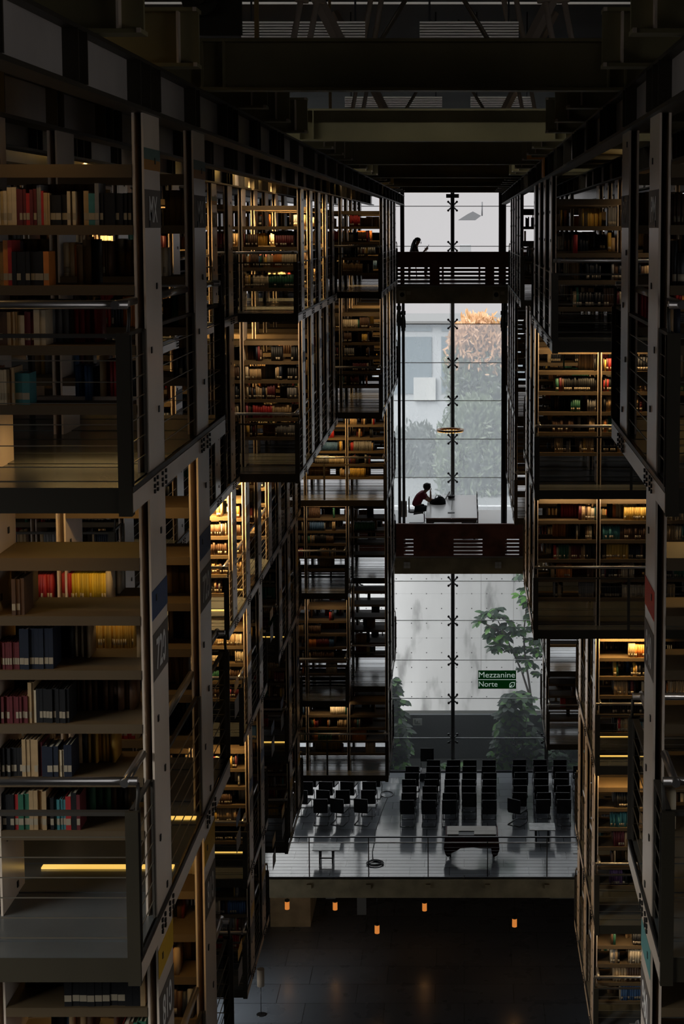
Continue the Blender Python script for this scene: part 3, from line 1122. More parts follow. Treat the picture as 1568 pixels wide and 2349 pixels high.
# hand-laid rows of the near left stack (from the column leftwards): list of (colour, count, width, height) with gaps ('gap', width)
ROWS = {
    (0, 4): [], (0, 3): [('black', 8, .021, .17), ('grey', 1, .022, .22), ('teal', 1, .035, .17), ('tan', 1, .028, .18), ('gap', .04), ('cream', 1, .018, .18), ('gap', .01), ('cream', 1, .018, .18),
                         ('black', 3, .03, .16), ('tan', 3, .011, .17), ('red', 1, .014, .18), ('grey', 2, .012, .21), ('maroon', 2, .018, .19), ('red', 1, .02, .17), ('maroon', 3, .017, .19),
                         ('cream', 2, .025, .20), ('cream', 4, .017, .18), ('black', 2, .018, .19), ('tan', 3, .02, .19), ('cream', 4, .018, .2)],
    (0, 2): [('gap', .44), ('orange', 1, .03, .18), ('black', 7, .024, .18), ('red', 1, .022, .24), ('orange', 1, .026, .24), ('tan', 4, .02, .23), ('brown', 5, .02, .23), ('tan', 4, .02, .2)],
    (0, 1): [('gap', .47), ('cream', 2, .031, .19), ('maroon', 3, .016, .18), ('cream', 2, .019, .16), ('tan', 5, .011, .18), ('brown', 3, .026, .18), ('red', 1, .02, .19), ('cream', 4, .018, .18),
             ('tan', 6, .02, .18)],
    (0, 0): [('gap', .56), ('teal', 2, .04, .17), ('tan', 2, .014, .2), ('cream', 5, .014, .19), ('orange', 2, .02, .2), ('tan', 8, .02, .18)],
    (1, 4): [('gap', .62), ('brown', 3, .022, .2)],
    (1, 3): [('gap', .47), ('navy', 7, .026, .27), ('maroon', 12, .013, .15), ('brown', 8, .02, .16)],
    (1, 2): [('gap', .39), ('black', 10, .018, .19), ('cream', 1, .012, .18), ('tan', 3, .011, .24), ('maroon', 9, .016, .15), ('brown', 6, .022, .2)],
    (1, 1): [('gap', .38), ('navy', 2, .022, .18), ('cream', 3, .010, .15), ('navy', 3, .03, .17), ('maroon', 1, .02, .19), ('tan', 4, .022, .21), ('black', 8, .016, .16), ('brown', 6, .02, .2)],
    (1, 0): [('gap', .34), ('maroon', 1, .02, .2), ('black', 1, .03, .21), ('red', 1, .03, .19), ('teal', 4, .016, .17), ('black', 2, .02, .18), ('tan', 4, .024, .22), ('green', 2, .03, .2),
             ('red', 1, .022, .2), ('black', 3, .022, .2), ('tan', 4, .02, .2)],
}
LEAN = {(1, 1, 'tan')}
VB, CB, LB = [], [], []          # merged books: box params, colours, label boxes
indiv = []
rb = random.Random(11)
for q in SHELVES:
    zd = zz(DECK[q['f']])
    lo, hi = sorted((q['xa'], q['xb']))
    for k, hh in enumerate(q['hts']):
        hmax = ((q['hts'] + [q['cap']])[k + 1] - hh) - .075
        for sd in (0, 1):
            fp = .62 if q['key'] in ('L1',) else .58
            if q['key'] == 'R0':
                fp = .12 if q['f'] else .4
            if q['key'] in ('L2', 'L3', 'R1'):
                fp = .84
            if q['key'] in ('L4', 'R2'):
                fp = .72 if q['r'] < 2 or q['f'] < 2 else .3
            if k == len(q['hts']) - 1:
                fp *= .55
            if q['f'] == 0 and k >= 2 and q['key'] in ('L2', 'L3', 'L4', 'R2', 'R1'):
                fp = .42 if k == 2 else .2
            lo_, hi_ = lo + .01, hi - .01
            if q['bay'] == q['gi'] and q['key'] in ('L4', 'R2', 'R1'):
                cutw = (hi - lo) * (.27 if q['key'] != 'R1' else .22) * (1 + .12 * math.sin(k * 2.3 + q['f']))
                if q['s'] < 0:
                    hi_ -= cutw
                else:
                    lo_ += cutw
            if q['key'] in ('L4', 'R2') and q['f'] >= 2:
                fp = .34 if k == 0 else fp * (1.1 if k < 3 else .8)
            row = None
            near_row = q['key'] == 'L1' and q['r'] == 0 and q['bay'] == 0 and sd == 0
            if near_row and (q['f'], k) in ROWS:
                row = []
                x = hi - .012
                for it in ROWS[(q['f'], k)]:
                    if it[0] == 'gap':
                        x -= it[1]
                        continue
                    for _ in range(it[1]):
                        if x - it[2] < lo:
                            break
                        x -= it[2]
                        row.append((x, it[2] - .001, min(it[3] * rb.uniform(.985, 1.01), hmax), it[0]))
            elif q['key'] == 'L1' and q['r'] == 1 and sd == 0 and q['bay'] in (0,) and q['f'] == 1 and k in (0, 1, 2, 3):
                seq = {3: [('gap', .50), ('cream', 1, .03, .2), ('yellow', 14, .0155, .185), ('red', 6, .011, .185)], 2: [('gap', .36), ('gold', 19, .0142, .22), ('maroon', 3, .02, .2), ('gold', 3, .013, .2)],
                       1: [('gap', .35), ('gold', 12, .0185, .2), ('tan', 2, .02, .2)], 0: [('gap', .34), ('tan', 1, .02, .2), ('red', 4, .025, .19), ('brown', 2, .02, .2), ('navy', 2, .02, .19), ('tan', 1, .02, .2)]}[k]
                row = []
                x = hi - .012
                for it in seq:
                    if it[0] == 'gap':
                        x -= it[1]
                        continue
                    for _ in range(it[1]):
                        x -= it[2]
                        row.append((x, it[2] - .001, min(it[3], hmax), it[0]))
            elif q['key'] == 'L1' and q['r'] == 1 and sd == 0 and q['bay'] == 0 and q['f'] == 0 and k == 1:
                row = []
                x = hi - .1
                for it in [('gap', .12), ('black', 4, .02, .19), ('orange', 5, .02, .19), ('navy', 4, .018, .18), ('red', 3, .022, .2), ('black', 2, .018, .18), ('tan', 1, .012, .19)]:
                    if it[0] == 'gap':
                        x -= it[1]
                        continue
                    for _ in range(it[1]):
                        x -= it[2]
                        row.append((x, it[2] - .001, min(it[3], hmax), it[0]))
            if q['key'] == 'L1' and q['r'] == 1 and q['f'] == 1 and k == 4:
                row = []
            if row is None:
                row = fill(lo_, hi_, hmax, fp, rb)
            cnt = 0
            for (x, w, h, c) in (row if near_row else row):
                dep = rb.uniform(.13, .18)
                y0 = q['y'] + rb.uniform(.012, .03) if sd == 0 else q['y'] + CD - .02 - dep
                cnt += 1
                if near_row and len(indiv) < 300:
                    indiv.append((x, w, h, c, y0, dep, zd + hh, q['f'], k, cnt))
                    continue
                VB.append((x, x + w, y0, y0 + dep, zd + hh, zd + hh + h))
                v = rb.uniform(.8, 1.2)
                CB.append(tuple(min(1, a * v) for a in PAL[c]))
                if sd == 0 and q['y'] < 34 and rb.random() < .6:
                    VB.append((x + .002, x + w - .002, y0 - .001, y0 + .002, zd + hh + .022, zd + hh + .06))
                    CB.append((.36, .30, .21))
VB = np.array(VB)
CB = np.array(CB)
nB = len(VB)
xi = np.array([0, 1, 1, 0, 0, 1, 1, 0])
yi = np.array([2, 2, 3, 3, 2, 2, 3, 3])
zi = np.array([4, 4, 4, 4, 5, 5, 5, 5])
co = np.stack([VB[:, xi], VB[:, yi], VB[:, zi]], axis=2).reshape(-1, 3)
faces = (BOXF[None] + (np.arange(nB) * 8)[:, None, None]).reshape(-1)
me = bpy.data.meshes.new('shelved_books')
me.vertices.add(nB * 8)
me.vertices.foreach_set('co', co.astype(np.float32).ravel())
me.loops.add(len(faces))
me.loops.foreach_set('vertex_index', faces.astype(np.int32))
me.polygons.add(nB * 6)
me.polygons.foreach_set('loop_start', np.arange(nB * 6, dtype=np.int32) * 4)
me.update(calc_edges=True)
ca = me.color_attributes.new('book_colour', 'FLOAT_COLOR', 'POINT')
cc = np.ones((nB * 8, 4), np.float32)
cc[:, :3] = np.repeat(CB, 8, axis=0)
ca.data.foreach_set('color', cc.ravel())
bm_ = bpy.data.materials.new('book_covers')
bm_.use_nodes = True
t_ = bm_.node_tree
at = t_.nodes.new('ShaderNodeAttribute')
at.attribute_name = 'book_colour'
t_.links.new(at.outputs['Color'], t_.nodes['Principled BSDF'].inputs['Base Color'])
t_.nodes['Principled BSDF'].inputs['Roughness'].default_value = .55
me.materials.append(bm_)
o = bpy.data.objects.new('shelved_books', me)
COL.objects.link(o)
tag(o, 'countless books filling the shelves of all the stacks', 'books', None, 'stuff')
SHW = ['lowest', 'second', 'third', 'fourth', 'fifth', 'sixth']
CW = {'black': 'black', 'navy': 'dark navy', 'tan': 'tan', 'cream': 'cream'}
for (x, w, h, c, y0, dep, z, f, k, cnt) in indiv:
    t = thing('book', '%s book, %s from the column, %s shelf up, %s deck, near left stack' % (CW.get(c, c), ordw(cnt), SHW[k], DN[f]), 'book', (x + w / 2, y0, z),
              'books on the near left stack')
    b = MB()
    a = w / 2
    b.box(-a, -a + .002, 0, dep, 0, h).box(a - .002, a, 0, dep, 0, h).box(-a, a, -.002, .001, 0, h)
    local(b, 'cover', BMAT[c], t)
    local(MB().box(-a + .002, a - .002, .001, dep - .004, .003, h - .004), 'page_block', PAPER, t)
    if rb.random() < .75:
        local(MB().box(-a + .001, a - .001, -.0035, -.002, .028, .064), 'spine_label', SPINEL, t)

# ----------------------------------------------------------------- strip lamps in the stacks


def strip_lamp(x, y, z, length, watts, label, aim=0.0, colour=(1, .64, .26), spread=150):
    """fluorescent tube in a small steel housing; aim tilts its light towards +y"""
    t = thing('strip_lamp', label, 'lamp', (x, y, z))
    h = length / 2
    b = MB().box(-h, h, -.03, .03, .012, .05)
    local(b, 'housing', STEEL, t)
    b = MB().tube([(-h + .02, 0, 0), (h - .02, 0, 0)], .012, 8)
    local(b, 'tube', TUBE, t)
    ld = bpy.data.lights.new('lamp_light', 'AREA')
    ld.shape = 'RECTANGLE'
    ld.size = length
    ld.size_y = .06
    ld.energy = watts * LAMP_GAIN
    ld.color = colour
    ld.spread = math.radians(spread)
    lo = bpy.data.objects.new('lamp_light', ld)
    lo.location = (0, 0, -.02)
    lo.rotation_euler = (aim, 0, 0)
    lo.parent = t
    COL.objects.link(lo)
    return t


def under(f):
    """just under the deck above floor f"""
    return zz(.86) if f == 0 else zz(DECK[f - 1] - .085)


strip_lamp(-2.05, 8.62, zz(DECK[0] + .33), .6, 1.2, 'strip lamp under the lowest shelf on the upper deck of near left stack')
strip_lamp(-2.2, 9.3, under(1), .8, 2.2, 'strip lamp between the two rows on the second deck of near left stack', aim=.5)
strip_lamp(-2.2, 9.15, under(2), .8, 2, 'strip lamp between the two rows on the third deck of near left stack', aim=.5)
strip_lamp(-2.4, 8.05, under(0), .7, .5, 'strip lamp over the front walkway of the upper deck, near left stack', aim=.2, spread=95)
strip_lamp(-2.4, 8.05, under(1), .7, .4, 'strip lamp over the front walkway of the second deck, near left stack', aim=.4)
strip_lamp(-4.3, 18.3, under(0), .8, 16, 'strip lamp on the upper deck of recessed left stack, front aisle', aim=.2, spread=95)
strip_lamp(-4.3, 21.2, under(0), .8, 33, 'strip lamp on the upper deck of recessed left stack, rear aisle', aim=.2, spread=95)
strip_lamp(-4.3, 18.3, under(1), .8, 10, 'strip lamp on the second deck of recessed left stack', aim=.4)
strip_lamp(-3.9, 24.2, under(2), .8, 60, 'strip lamp on the third deck of middle left stack, front aisle', aim=.3)
strip_lamp(-3.9, 22.85, under(2), .8, 55, 'strip lamp over the front walkway of the third deck, middle left stack', aim=.5)
strip_lamp(-3.9, 27.1, under(2), .8, 50, 'strip lamp on the third deck of middle left stack, rear aisle', aim=.3)
strip_lamp(-3.9, 25.6, under(1), .8, 14, 'strip lamp on the second deck of middle left stack', aim=.3)
strip_lamp(-3.0, 25.6, under(0), .8, 24, 'strip lamp on the upper deck of middle left stack, front aisle', aim=.2, spread=95)
strip_lamp(-3.0, 28.5, under(0), .8, 24, 'strip lamp on the upper deck of middle left stack, rear aisle', aim=.2, spread=95)
strip_lamp(-3.9, 24.2, under(3), .8, 8, 'strip lamp on the fourth deck of middle left stack', aim=.3)
strip_lamp(-3.9, 24.3, under(4), .8, 5, 'strip lamp on the fifth deck of middle left stack', aim=.3)
strip_lamp(-3.0, 33.2, under(2), .8, 9, 'strip lamp in front of the third deck of far left stack', aim=.5)
strip_lamp(-2.1, 35.0, under(1), .7, 7, 'strip lamp on the second deck of far left stack', aim=.3)
strip_lamp(-2.1, 35.0, under(0), .7, 7, 'strip lamp on the upper deck of far left stack', aim=.2, spread=95)
strip_lamp(1.9, 22.6, under(1), .8, 9, 'strip lamp over the front walkway of second deck, middle right stack', aim=.5)
strip_lamp(2.4, 22.75, under(3), .8, 7, 'strip lamp over the front walkway of fourth deck, middle right stack', aim=.5)
strip_lamp(2.4, 22.75, under(4), .8, 3.5, 'strip lamp over the front walkway of fifth deck, middle right stack', aim=.5)
strip_lamp(2.4, 24.0, under(2), .8, 2.5, 'strip lamp on the third deck of middle right stack', aim=.3)
strip_lamp(1.55, 9.15, under(1), .8, 1.2, 'strip lamp behind the row on second deck of near right stack', aim=-.3)
FILL_TINT = (1, .74, .46)  # added fill lamps standing in for ambient light on the book fronts
for (x, y, f, w, lab) in ((2.4, 22.62, 1, 2.5, 'second deck of middle right stack, inner bay'), (1.5, 22.75, 2, 1.8, 'third deck of middle right stack, aisle bay'),
                          (2.4, 22.75, 2, 1.8, 'third deck of middle right stack, inner bay'), (2.4, 18.3, 0, 5, 'upper deck of middle right stack'),
                          (-3.0, 24.05, 1, 3.2, 'second deck of middle left stack'), (-3.0, 24.05, 0, 2.5, 'upper deck of middle left stack'),
                          (-2.1, 32.1, 0, 0.7, 'upper deck of far left stack'), (-2.1, 32.1, 1, 0.98, 'second deck of far left stack'),
                          (-2.1, 33.75, 2, 0.56, 'third deck of far left stack'), (-3.0, 33.75, 3, 0.98, 'fourth deck of far left stack'),
                          (-3.0, 33.75, 4, 0.98, 'fifth deck of far left stack'),
                          (-3.0, 33.95, 5, 0.98, 'bottom deck of far left stack'), (2.4, 36.05, 4, 5, 'fifth deck of far right stack'),
                          (1.5, 22.55, 1, 3, 'second deck of middle right stack, aisle bay'), (2.4, 22.65, 5, 1.2, 'bottom deck of middle right stack')):
    strip_lamp(x, y, under(f), .8, w, 'added dim fill lamp over the front walkway, ' + lab, aim=.75, colour=FILL_TINT, spread=140)
# glowing slots let into decks
for k, (x0, x1, y, f, lab) in enumerate(((-2.5, -1.72, 8.98, 1, 'second deck of near left stack'), (-2.5, -1.72, 9.75, 1, 'second deck of near left stack, rear'),
                                         (-4.3, -3.5, 23.75, 2, 'third deck of middle left stack'), (-4.3, -3.5, 25.15, 2, 'third deck of middle left stack, rear'),
                                         (-4.3, -3.5, 25.2, 4, 'fifth deck of middle left stack'), (-4.3, -3.5, 30.8, 4, 'fifth deck of middle left stack, rear part'),
                                         (-4.3, -3.5, 29.9, 3, 'fourth deck of middle left stack, rear part'),
                                         (2.02, 2.8, 23.0, 3, 'fourth deck of middle right stack'), (2.02, 2.8, 23.9, 3, 'fourth deck of middle right stack, rear'))):
    t = tag(MB().box(x0, x1, y, y + .05, zz(DECK[f]) - .002, zz(DECK[f]) + .006).build('floor_light', STRIP), 'glowing yellow floor light slot in the ' + lab, 'lamp')

# ----------------------------------------------------------------- reading bridges
BY0, BY1 = 46.2, 53.9


def bridge(label, zf, slots, xa, xb):
    t = thing('reading_bridge', label, 'bridge', (0, BY0, zz(zf)))
    z = zz(zf)
    b = MB().box(xa, xb, BY0, BY1, z - .05, z)
    b.build('floor_slab', mat('pale_floor', (.75, .74, .72), .22), t)
    b = MB().box(xa, xb, BY0 - .02, BY0 + .2, z - .53, z - .051).box(xa, xb, BY1 - .2, BY1, z - .4, z - .051)
    b.build('edge_beam', CONC, t)
    b = MB()
    H = .96
    zs = [.04 + i * .113 for i in range(5)]                        # slot heights
    b.box(xa, xb, BY0, BY0 + .04, z + zs[-1] + .035, z + H)
    for i in range(5):
        lo = zs[i] + .035 if i else 0
        if i:
            b.box(xa, xb, BY0, BY0 + .04, z + zs[i - 1] + .035, z + zs[i])
    b.box(xa, xb, BY0, BY0 + .04, z, z + zs[0])
    last = xa
    for (s0, s1) in slots + [(xb, xb)]:
        b.box(last, s0, BY0 + .002, BY0 + .038, z + zs[0], z + zs[-1] + .035)
        last = s1
    b.box(xa, xb, BY0 - .03, BY0 + .07, z + H, z + H + .025)
    b.build('parapet', WOOD, t)
    return t


s_lo = 46.9 / 3600
bridge('lower reading bridge with slotted dark wood parapet and white table', -9.80,
       [((926 - 1064) * s_lo, (948 - 1064) * s_lo), ((1040 - 1064) * s_lo, (1106 - 1064) * s_lo), ((1158 - 1064) * s_lo, (1190 - 1064) * s_lo)], -4.6, 4.6)
s_up = 46.2 / 3600
bridge('upper reading bridge with slotted dark wood parapet below the sky', -1.71,
       [((910 - 1064) * s_up, (985 - 1064) * s_up), ((1008 - 1064) * s_up, (1112 - 1064) * s_up), ((1133 - 1064) * s_up, (1172 - 1064) * s_up)], -4.6, 4.6)
# hanger rods
for (x, l) in ((-1.95, 'outer left'), (-1.82, 'inner left'), (1.16, 'inner right'), (1.25, 'outer right')):
    t = thing('hanger_rod', '%s hanger rod with turnbuckle between the two bridges' % l, 'rod', (x, 46.9, zz(-9.8)))
    MB().tube([(x, 46.9, zz(-9.8)), (x, 46.9, zz(-2.25))], .045, 8).build('rod', BLKTUBE, t)
    zt = -2.6 if 'outer' not in l else -2.45
    b = MB().tube([(x - .06, 46.9, zz(zt - .40)), (x - .055, 46.9, zz(zt - .2)), (x - .03, 46.9, zz(zt))], .018, 6)
    b.tube([(x + .06, 46.9, zz(zt - .40)), (x + .055, 46.9, zz(zt - .2)), (x + .03, 46.9, zz(zt))], .018, 6)
    b.tube([(x, 46.9, zz(zt - .5)), (x, 46.9, zz(zt - .38))], .065, 8)
    b.box(x - .07, x + .07, 46.86, 46.94, zz(zt - .02), zz(zt + .1))
    b.build('turnbuckle', BLKTUBE, t)
for (x, l) in ((-1.86, 'left'), (1.1, 'inner right'), (1.2, 'outer right')):
    tag(MB().tube([(x, 47.4, zz(-1.71)), (x, 47.4, zz(3.4))], .065, 10).build('hanger_post', STEEL_DK), '%s steel post rising from the upper bridge' % l, 'post')
# speakers and vents on the slab edges
for x, l in ((-1.82, 'left'), (.94, 'right')):
    t = thing('wall_speaker', '%s beige speaker box on the edge of the upper bridge' % l, 'speaker', (x, BY0 - .02, zz(-2.0)))
    local(MB().box(-.1, .1, -.1, 0, -.14, .14), 'case', mat('beige_case', (.75, .65, .47), .6), t)
    b = MB()
    b.tube([(0, -.12, .02), (0, -.1, .02)], [.055, .07], 14)
    local(b, 'cone', BLACK, t)
    local(MB().box(.13, .25, -.03, 0, .02, .12), 'junction_plate', mat('beige_case', (.75, .65, .47), .6), t)
for x, l in (((933 - 1064) * s_lo, 'left'), ((1142 - 1064) * s_lo, 'right')):
    t = thing('square_vent', '%s pale square plate on the edge of the lower bridge' % l, 'vent', (x, BY0 - .02, zz(-10.06)))
    b = MB()
    for i in (-1, 1):
        for j in (-1, 1):
            b.box(i * .05 - .045, i * .05 + .045, -.02, 0, j * .05 - .045, j * .05 + .045)
    local(b, 'plate', mat('pale_plate', (.85, .82, .76), .6), t)

# white table on the lower bridge
ZF = zz(-9.80)
tb = thing('reading_table', 'large white reading table on the lower bridge', 'table', (-.4, 50.5, ZF))
b = MB().box(-.81, -.008, -2.1, 2.1, .72, .75).box(.008, .81, -2.1, 2.1, .72, .75)
local(b, 'tabletop', WHITE, tb)
local(MB().box(-.79, .79, -2.08, -2.05, .6, .72).box(-.79, .79, 2.05, 2.08, .6, .72).box(-.79, -.76, -2.05, 2.05, .62, .72).box(.76, .79, -2.05, 2.05, .62, .72), 'apron', STEEL_DK, tb)
for x in (-.72, .72):
    for y in (-1.95, 0, 1.95):
        local(MB().box(x - .03, x + .03, y - .03, y + .03, 0, .72), 'leg', STEEL_DK, tb)
b = MB().box(-.12, .1, -1.3, -1.16, .75, .765).box(-.1, .08, 1.1, 1.24, .75, .765)
local(b, 'socket_box', BLACK, tb)
bag = thing('dark_bag', 'black bag or jacket lying on the white table before the reader', 'bag', (-.86, 51.0, ZF + .753))
b = MB()
rng = random.Random(3)
n1, n2 = 7, 16
vs, fs = [], []
for i in range(n1):
    ph = i / (n1 - 1) * math.pi / 2
    for j in range(n2):
        a = j / n2 * 2 * math.pi
        rr = 1 + rng.uniform(-.1, .1)
        vs.append((.27 * math.cos(ph) * math.cos(a) * rr, .3 * math.cos(ph) * math.sin(a) * rr, .2 * math.sin(ph) * (1 + .3 * math.cos(a) * rng.uniform(.5, 1))))
for i in range(n1 - 1):
    for j in range(n2):
        fs.append((i * n2 + j, i * n2 + (j + 1) % n2, (i + 1) * n2 + (j + 1) % n2, (i + 1) * n2 + j))
b.add(vs, fs, 0, True)
local(b, 'bag_body', mat('matt_black_cloth', (.006, .006, .007), .95, spec=.1), bag)
local(MB().tube([(-.1, 0, .17), (-.05, .05, .26), (.08, .05, .25), (.12, 0, .16)], .012, 6), 'strap', BLACK, bag)
bk = thing('open_book', 'small pale book propped up behind the black bag', 'book', (-.62, 51.9, ZF + .753))
b = MB().prism([(-.02, 0), (.02, 0), (.16, .24), (.13, .25)], 1, -.1, .1)
local(b, 'cover', mat('pale_cover', (.55, .56, .56), .6), bk)
local(MB().prism([(.0, .02), (.035, .02), (.15, .22), (.125, .23)], 1, -.09, .09), 'page_block', PAPER, bk)
pot = thing('pen_pot', 'small dark desk caddy on the white table by the mullion', 'caddy', (-.43, 52.0, ZF + .753))
local(MB().tube([(0, 0, 0), (0, 0, .09)], [.11, .13], 12), 'tray', BLKTUBE, pot)
b = MB()
for i in range(5):
    b.tube([(.02 * i - .04, 0, .08), (.05 * i - .1, .03, .2)], .008, 5)
local(b, 'pens', BLKTUBE, pot)

# ----------------------------------------------------------------- chairs


def chair_parts(t, leather=BLACK):
    """cantilever chair: seat at .45, facing +y, back towards -y"""
    b = MB()
    prof = [(-.235, .50), (-.20, .43), (.20, .43), (.235, .50), (.235, .90), (-.235, .90)]
    b.prism(prof, 1, -.255, -.225)
    local(b, 'backrest', leather, t)
    local(MB().box(-.23, .23, -.22, .24, .42, .465), 'seat', leather, t)
    for sx in (-1, 1):
        x = sx * .225
        b = MB().tube([(x, -.24, .86), (x, -.24, .52), (x, -.20, .43), (x, .20, .42), (x, .26, .38), (x, .27, .06), (x, .22, .014), (x, -.24, .014)], .0125, 8)
        local(b, 'side_frame', CHROME, t)
    local(MB().tube([(-.225, -.24, .014), (.225, -.24, .014)], .0125, 8), 'rear_runner', CHROME, t)


def dup(root, loc, rz, label, group):
    r = root.copy()
    COL.objects.link(r)
    r.location = loc
    r.rotation_euler = (0, 0, rz)
    r['label'] = label
    r['group'] = group
    for ch in list(root.children):
        c = ch.copy()
        COL.objects.link(c)
        c.parent = r
    return r


chair0 = None


def place_chair(x, y, z, rz, label, group):
    global chair0
    if chair0 is None:
        chair0 = thing('cantilever_chair', label, 'chair', (x, y, z), group, rz)
        chair_parts(chair0)
        return chair0
    return dup(chair0, (x, y, z), rz, label, group)


GRP = 'black chairs set out on the mezzanine'
rc = random.Random(5)
CX = [('first', -1.86, range(0, 6)), ('second', -1.14, range(0, 7)), ('third', -.46, range(0, 7)), ('fourth', .14, range(1, 7)), ('fifth', .80, range(0, 7))]
row_n = ['front', 'second', 'third', 'fourth', 'fifth', 'sixth', 'rear']
for (nm, x, rows) in CX:
    for r_ in rows:
        place_chair(x + rc.uniform(-.03, .03) + r_ * .012, 49.65 + r_ * .64, M, rc.uniform(-.04, .04),
                    'black chair in the %s row, %s file left to right of the centre block' % (row_n[r_], nm), GRP)
t_ch = place_chair(-1.30, 53.9, M + .28, 0, 'black chair standing higher than the rest, stacked behind the second file', GRP)
tag(MB().box(-1.55, -1.05, 53.62, 54.18, M, M + .275).build('low_plinth', BLKTUBE), 'low black plinth under the raised chair at the window', 'plinth')
for (nm, x, rows) in (('first', 1.86, range(1, 7)), ('second', 2.58, range(0, 7)), ('third', 3.26, range(0, 7)), ('fourth', 3.92, range(0, 6))):
    for r_ in rows:
        place_chair(x + rc.uniform(-.04, .04) + r_ * .01, 49.7 + r_ * .64, M, rc.uniform(-.05, .05),
                    'black chair in the %s row, %s file of the right-hand block' % (row_n[r_], nm), GRP)
place_chair(1.74, 49.7, M, -.55, 'black chair turned askew at the front of the right-hand block', GRP)
for (nm, x, rows) in (('first', -5.35, range(1, 4)), ('second', -4.72, range(0, 4)), ('third', -4.05, range(0, 4)), ('fourth', -3.25, range(0, 4))):
    for r_ in rows:
        place_chair(x + r_ * .05 + rc.uniform(-.06, .06), 49.75 + r_ * .8, M, rc.uniform(-.25, .15) - .1,
                    'black chair in the %s row, %s file of the block under the left stacks' % (row_n[r_], nm), GRP)
# chairs along the white table and the reader's chair
rd_chair = place_chair(-1.58, 51.25, ZF, -math.pi / 2, 'black chair the reader in the red shirt sits on', 'chairs at the white table')
for i, y in enumerate((48.9, 50.0, 51.1, 52.2)):
    place_chair(.19, y, ZF, math.pi / 2, 'black chair %s along the mullion side of the white table' % ordw(i + 1), 'chairs at the white table')

# ----------------------------------------------------------------- mezzanine furniture
RED = mat('dark_red_cloth', (.07, .012, .010), .8, 0, .3, 5)
lt = thing('long_table', 'long table with pale top boards and a dark red cloth', 'table', (.23, 47.2, M))
for i, (x0, x1, y0, y1) in enumerate(((-.76, .76, -.02, .38), (-.76, -.40, -.30, -.03), (.08, .76, -.30, -.03))):
    local(MB().box(x0, x1, y0, y1, .735, .755), 'top_board', mat('pale_board', (.36, .32, .27), .5, 0, .1, 3), lt)
local(MB().box(-.74, .74, -.32, .40, .70, .734), 'frame', BLACK, lt)
for x in (-.66, .68):
    for y in (-.24, .32):
        local(MB().box(x - .03, x + .03, y - .03, y + .03, 0, .70), 'leg', BLACK, lt)
cl = MB()
pts = [(-.82, .72), (.82, .72), (.86, .30), (.80, .12), (.70, .05), (.62, .16), (.60, .33), (.25, .33), (.05, .36), (-.35, .33), (-.45, .26), (-.62, .18), (-.72, .05), (-.80, .12), (-.86, .34)]
n = len(pts)
cl.prism(pts, 1, -.36, -.335)
cl.prism([(-.36, .74), (.42, .74), (.44, .2), (.2, .3), (-.1, .24), (-.37, .3)], 0, -.80, -.775)
cl.prism([(-.36, .74), (.42, .74), (.44, .2), (.2, .3), (-.1, .24), (-.37, .3)], 0, .79, .815)
o = local(cl, 'tablecloth', RED, lt)
o.parent = None
o.location = lt.location
tag(o, 'dark red cloth hanging down the front of the long table', 'tablecloth')


def coffee_table(x, y, w, d, label):
    t = thing('side_table', label, 'table', (x, y, M))
    local(MB().box(-w / 2, w / 2, -d / 2, d / 2, .43, .455), 'tabletop', mat('grey_top', (.45, .45, .44), .35, 0, .25, 6), t)
    for sx in (-1, 1):
        b = MB().box(sx * w * .24 - .02, sx * w * .24 + .02, -d * .4, d * .4, 0, .03).box(sx * w * .24 - .02, sx * w * .24 + .02, -d * .4, -d * .4 + .04, .03, .43)
        b.box(sx * w * .24 - .02, sx * w * .24 + .02, d * .4 - .04, d * .4, .03, .43)
        local(b, 'leg_frame', BLKTUBE, t)
    local(MB().box(-w * .24, w * .24, -d * .4, -d * .4 + .03, .16, .19), 'crossbar', BLKTUBE, t)


coffee_table(-4.22, 46.7, .82, .62, 'low grey side table by the mezzanine railing near left stacks')
coffee_table(2.47, 48.3, .82, .6, 'low grey side table before the right block of chairs')
coffee_table(3.72, 46.45, .82, .6, 'low grey side table half hidden by the right stacks')
cab = MB()
pp = [px(x, y, Y) for (x, y, Y) in ((872, 1805, 51.5),)]
path = [(-2.62, 52.0), (-2.72, 51.0), (-2.80, 50.0), (-2.86, 49.0), (-2.83, 48.2), (-2.86, 47.4), (-2.80, 46.7)]
cab.tube([(x, y, M + .015) for x, y in path], .016, 6)
coil = []
for i in range(60):
    a = i * .42
    coil.append((-2.72 + (.24 + .03 * math.sin(i * .7)) * math.cos(a), 46.45 + (.20 + .03 * math.cos(i * .5)) * math.sin(a), M + .018 + .0006 * i))
cab.tube([(-2.80, 46.7, M + .015)] + coil, .014, 6)
tag(cab.build('floor_cable', BLACK), 'black cable trailing over the mezzanine floor to a coil', 'cable')
cab = MB()
cab.tube([(-2.65 + .22 * math.cos(i * .5), 52.3 + .3 * math.sin(i * .5), M + .014 + .001 * i) for i in range(22)], .012, 6)
tag(cab.build('floor_cable', BLACK), 'small black cable loop on the floor by the left chairs', 'cable')

# mezzanine railing
rt = thing('mezzanine_railing', 'steel wire railing along the mezzanine edge', 'railing', (0, 45.55, M))
for x in (-8.2, -6.42, -4.64, -2.86, -1.08, .7, 2.48, 4.26):
    local(MB().box(x - .014, x + .014, -.03, .03, -.3, 1.2), 'post', BLKTUBE if x == .7 else STEEL_DK, rt)
local(MB().box(-10.4, 8.4, -.03, .03, 1.19, 1.225), 'top_rail', BLKTUBE, rt)
local(MB().tube([(-10.4, .08, 1.0), (8.4, .08, 1.0)], .02, 8), 'handrail', RAILM, rt)
b = MB()
for k in range(9):
    b.box(-10.4, 8.4, -.003, .003, .08 + k * .1, .086 + k * .1)
local(b, 'cable', BLKTUBE, rt)

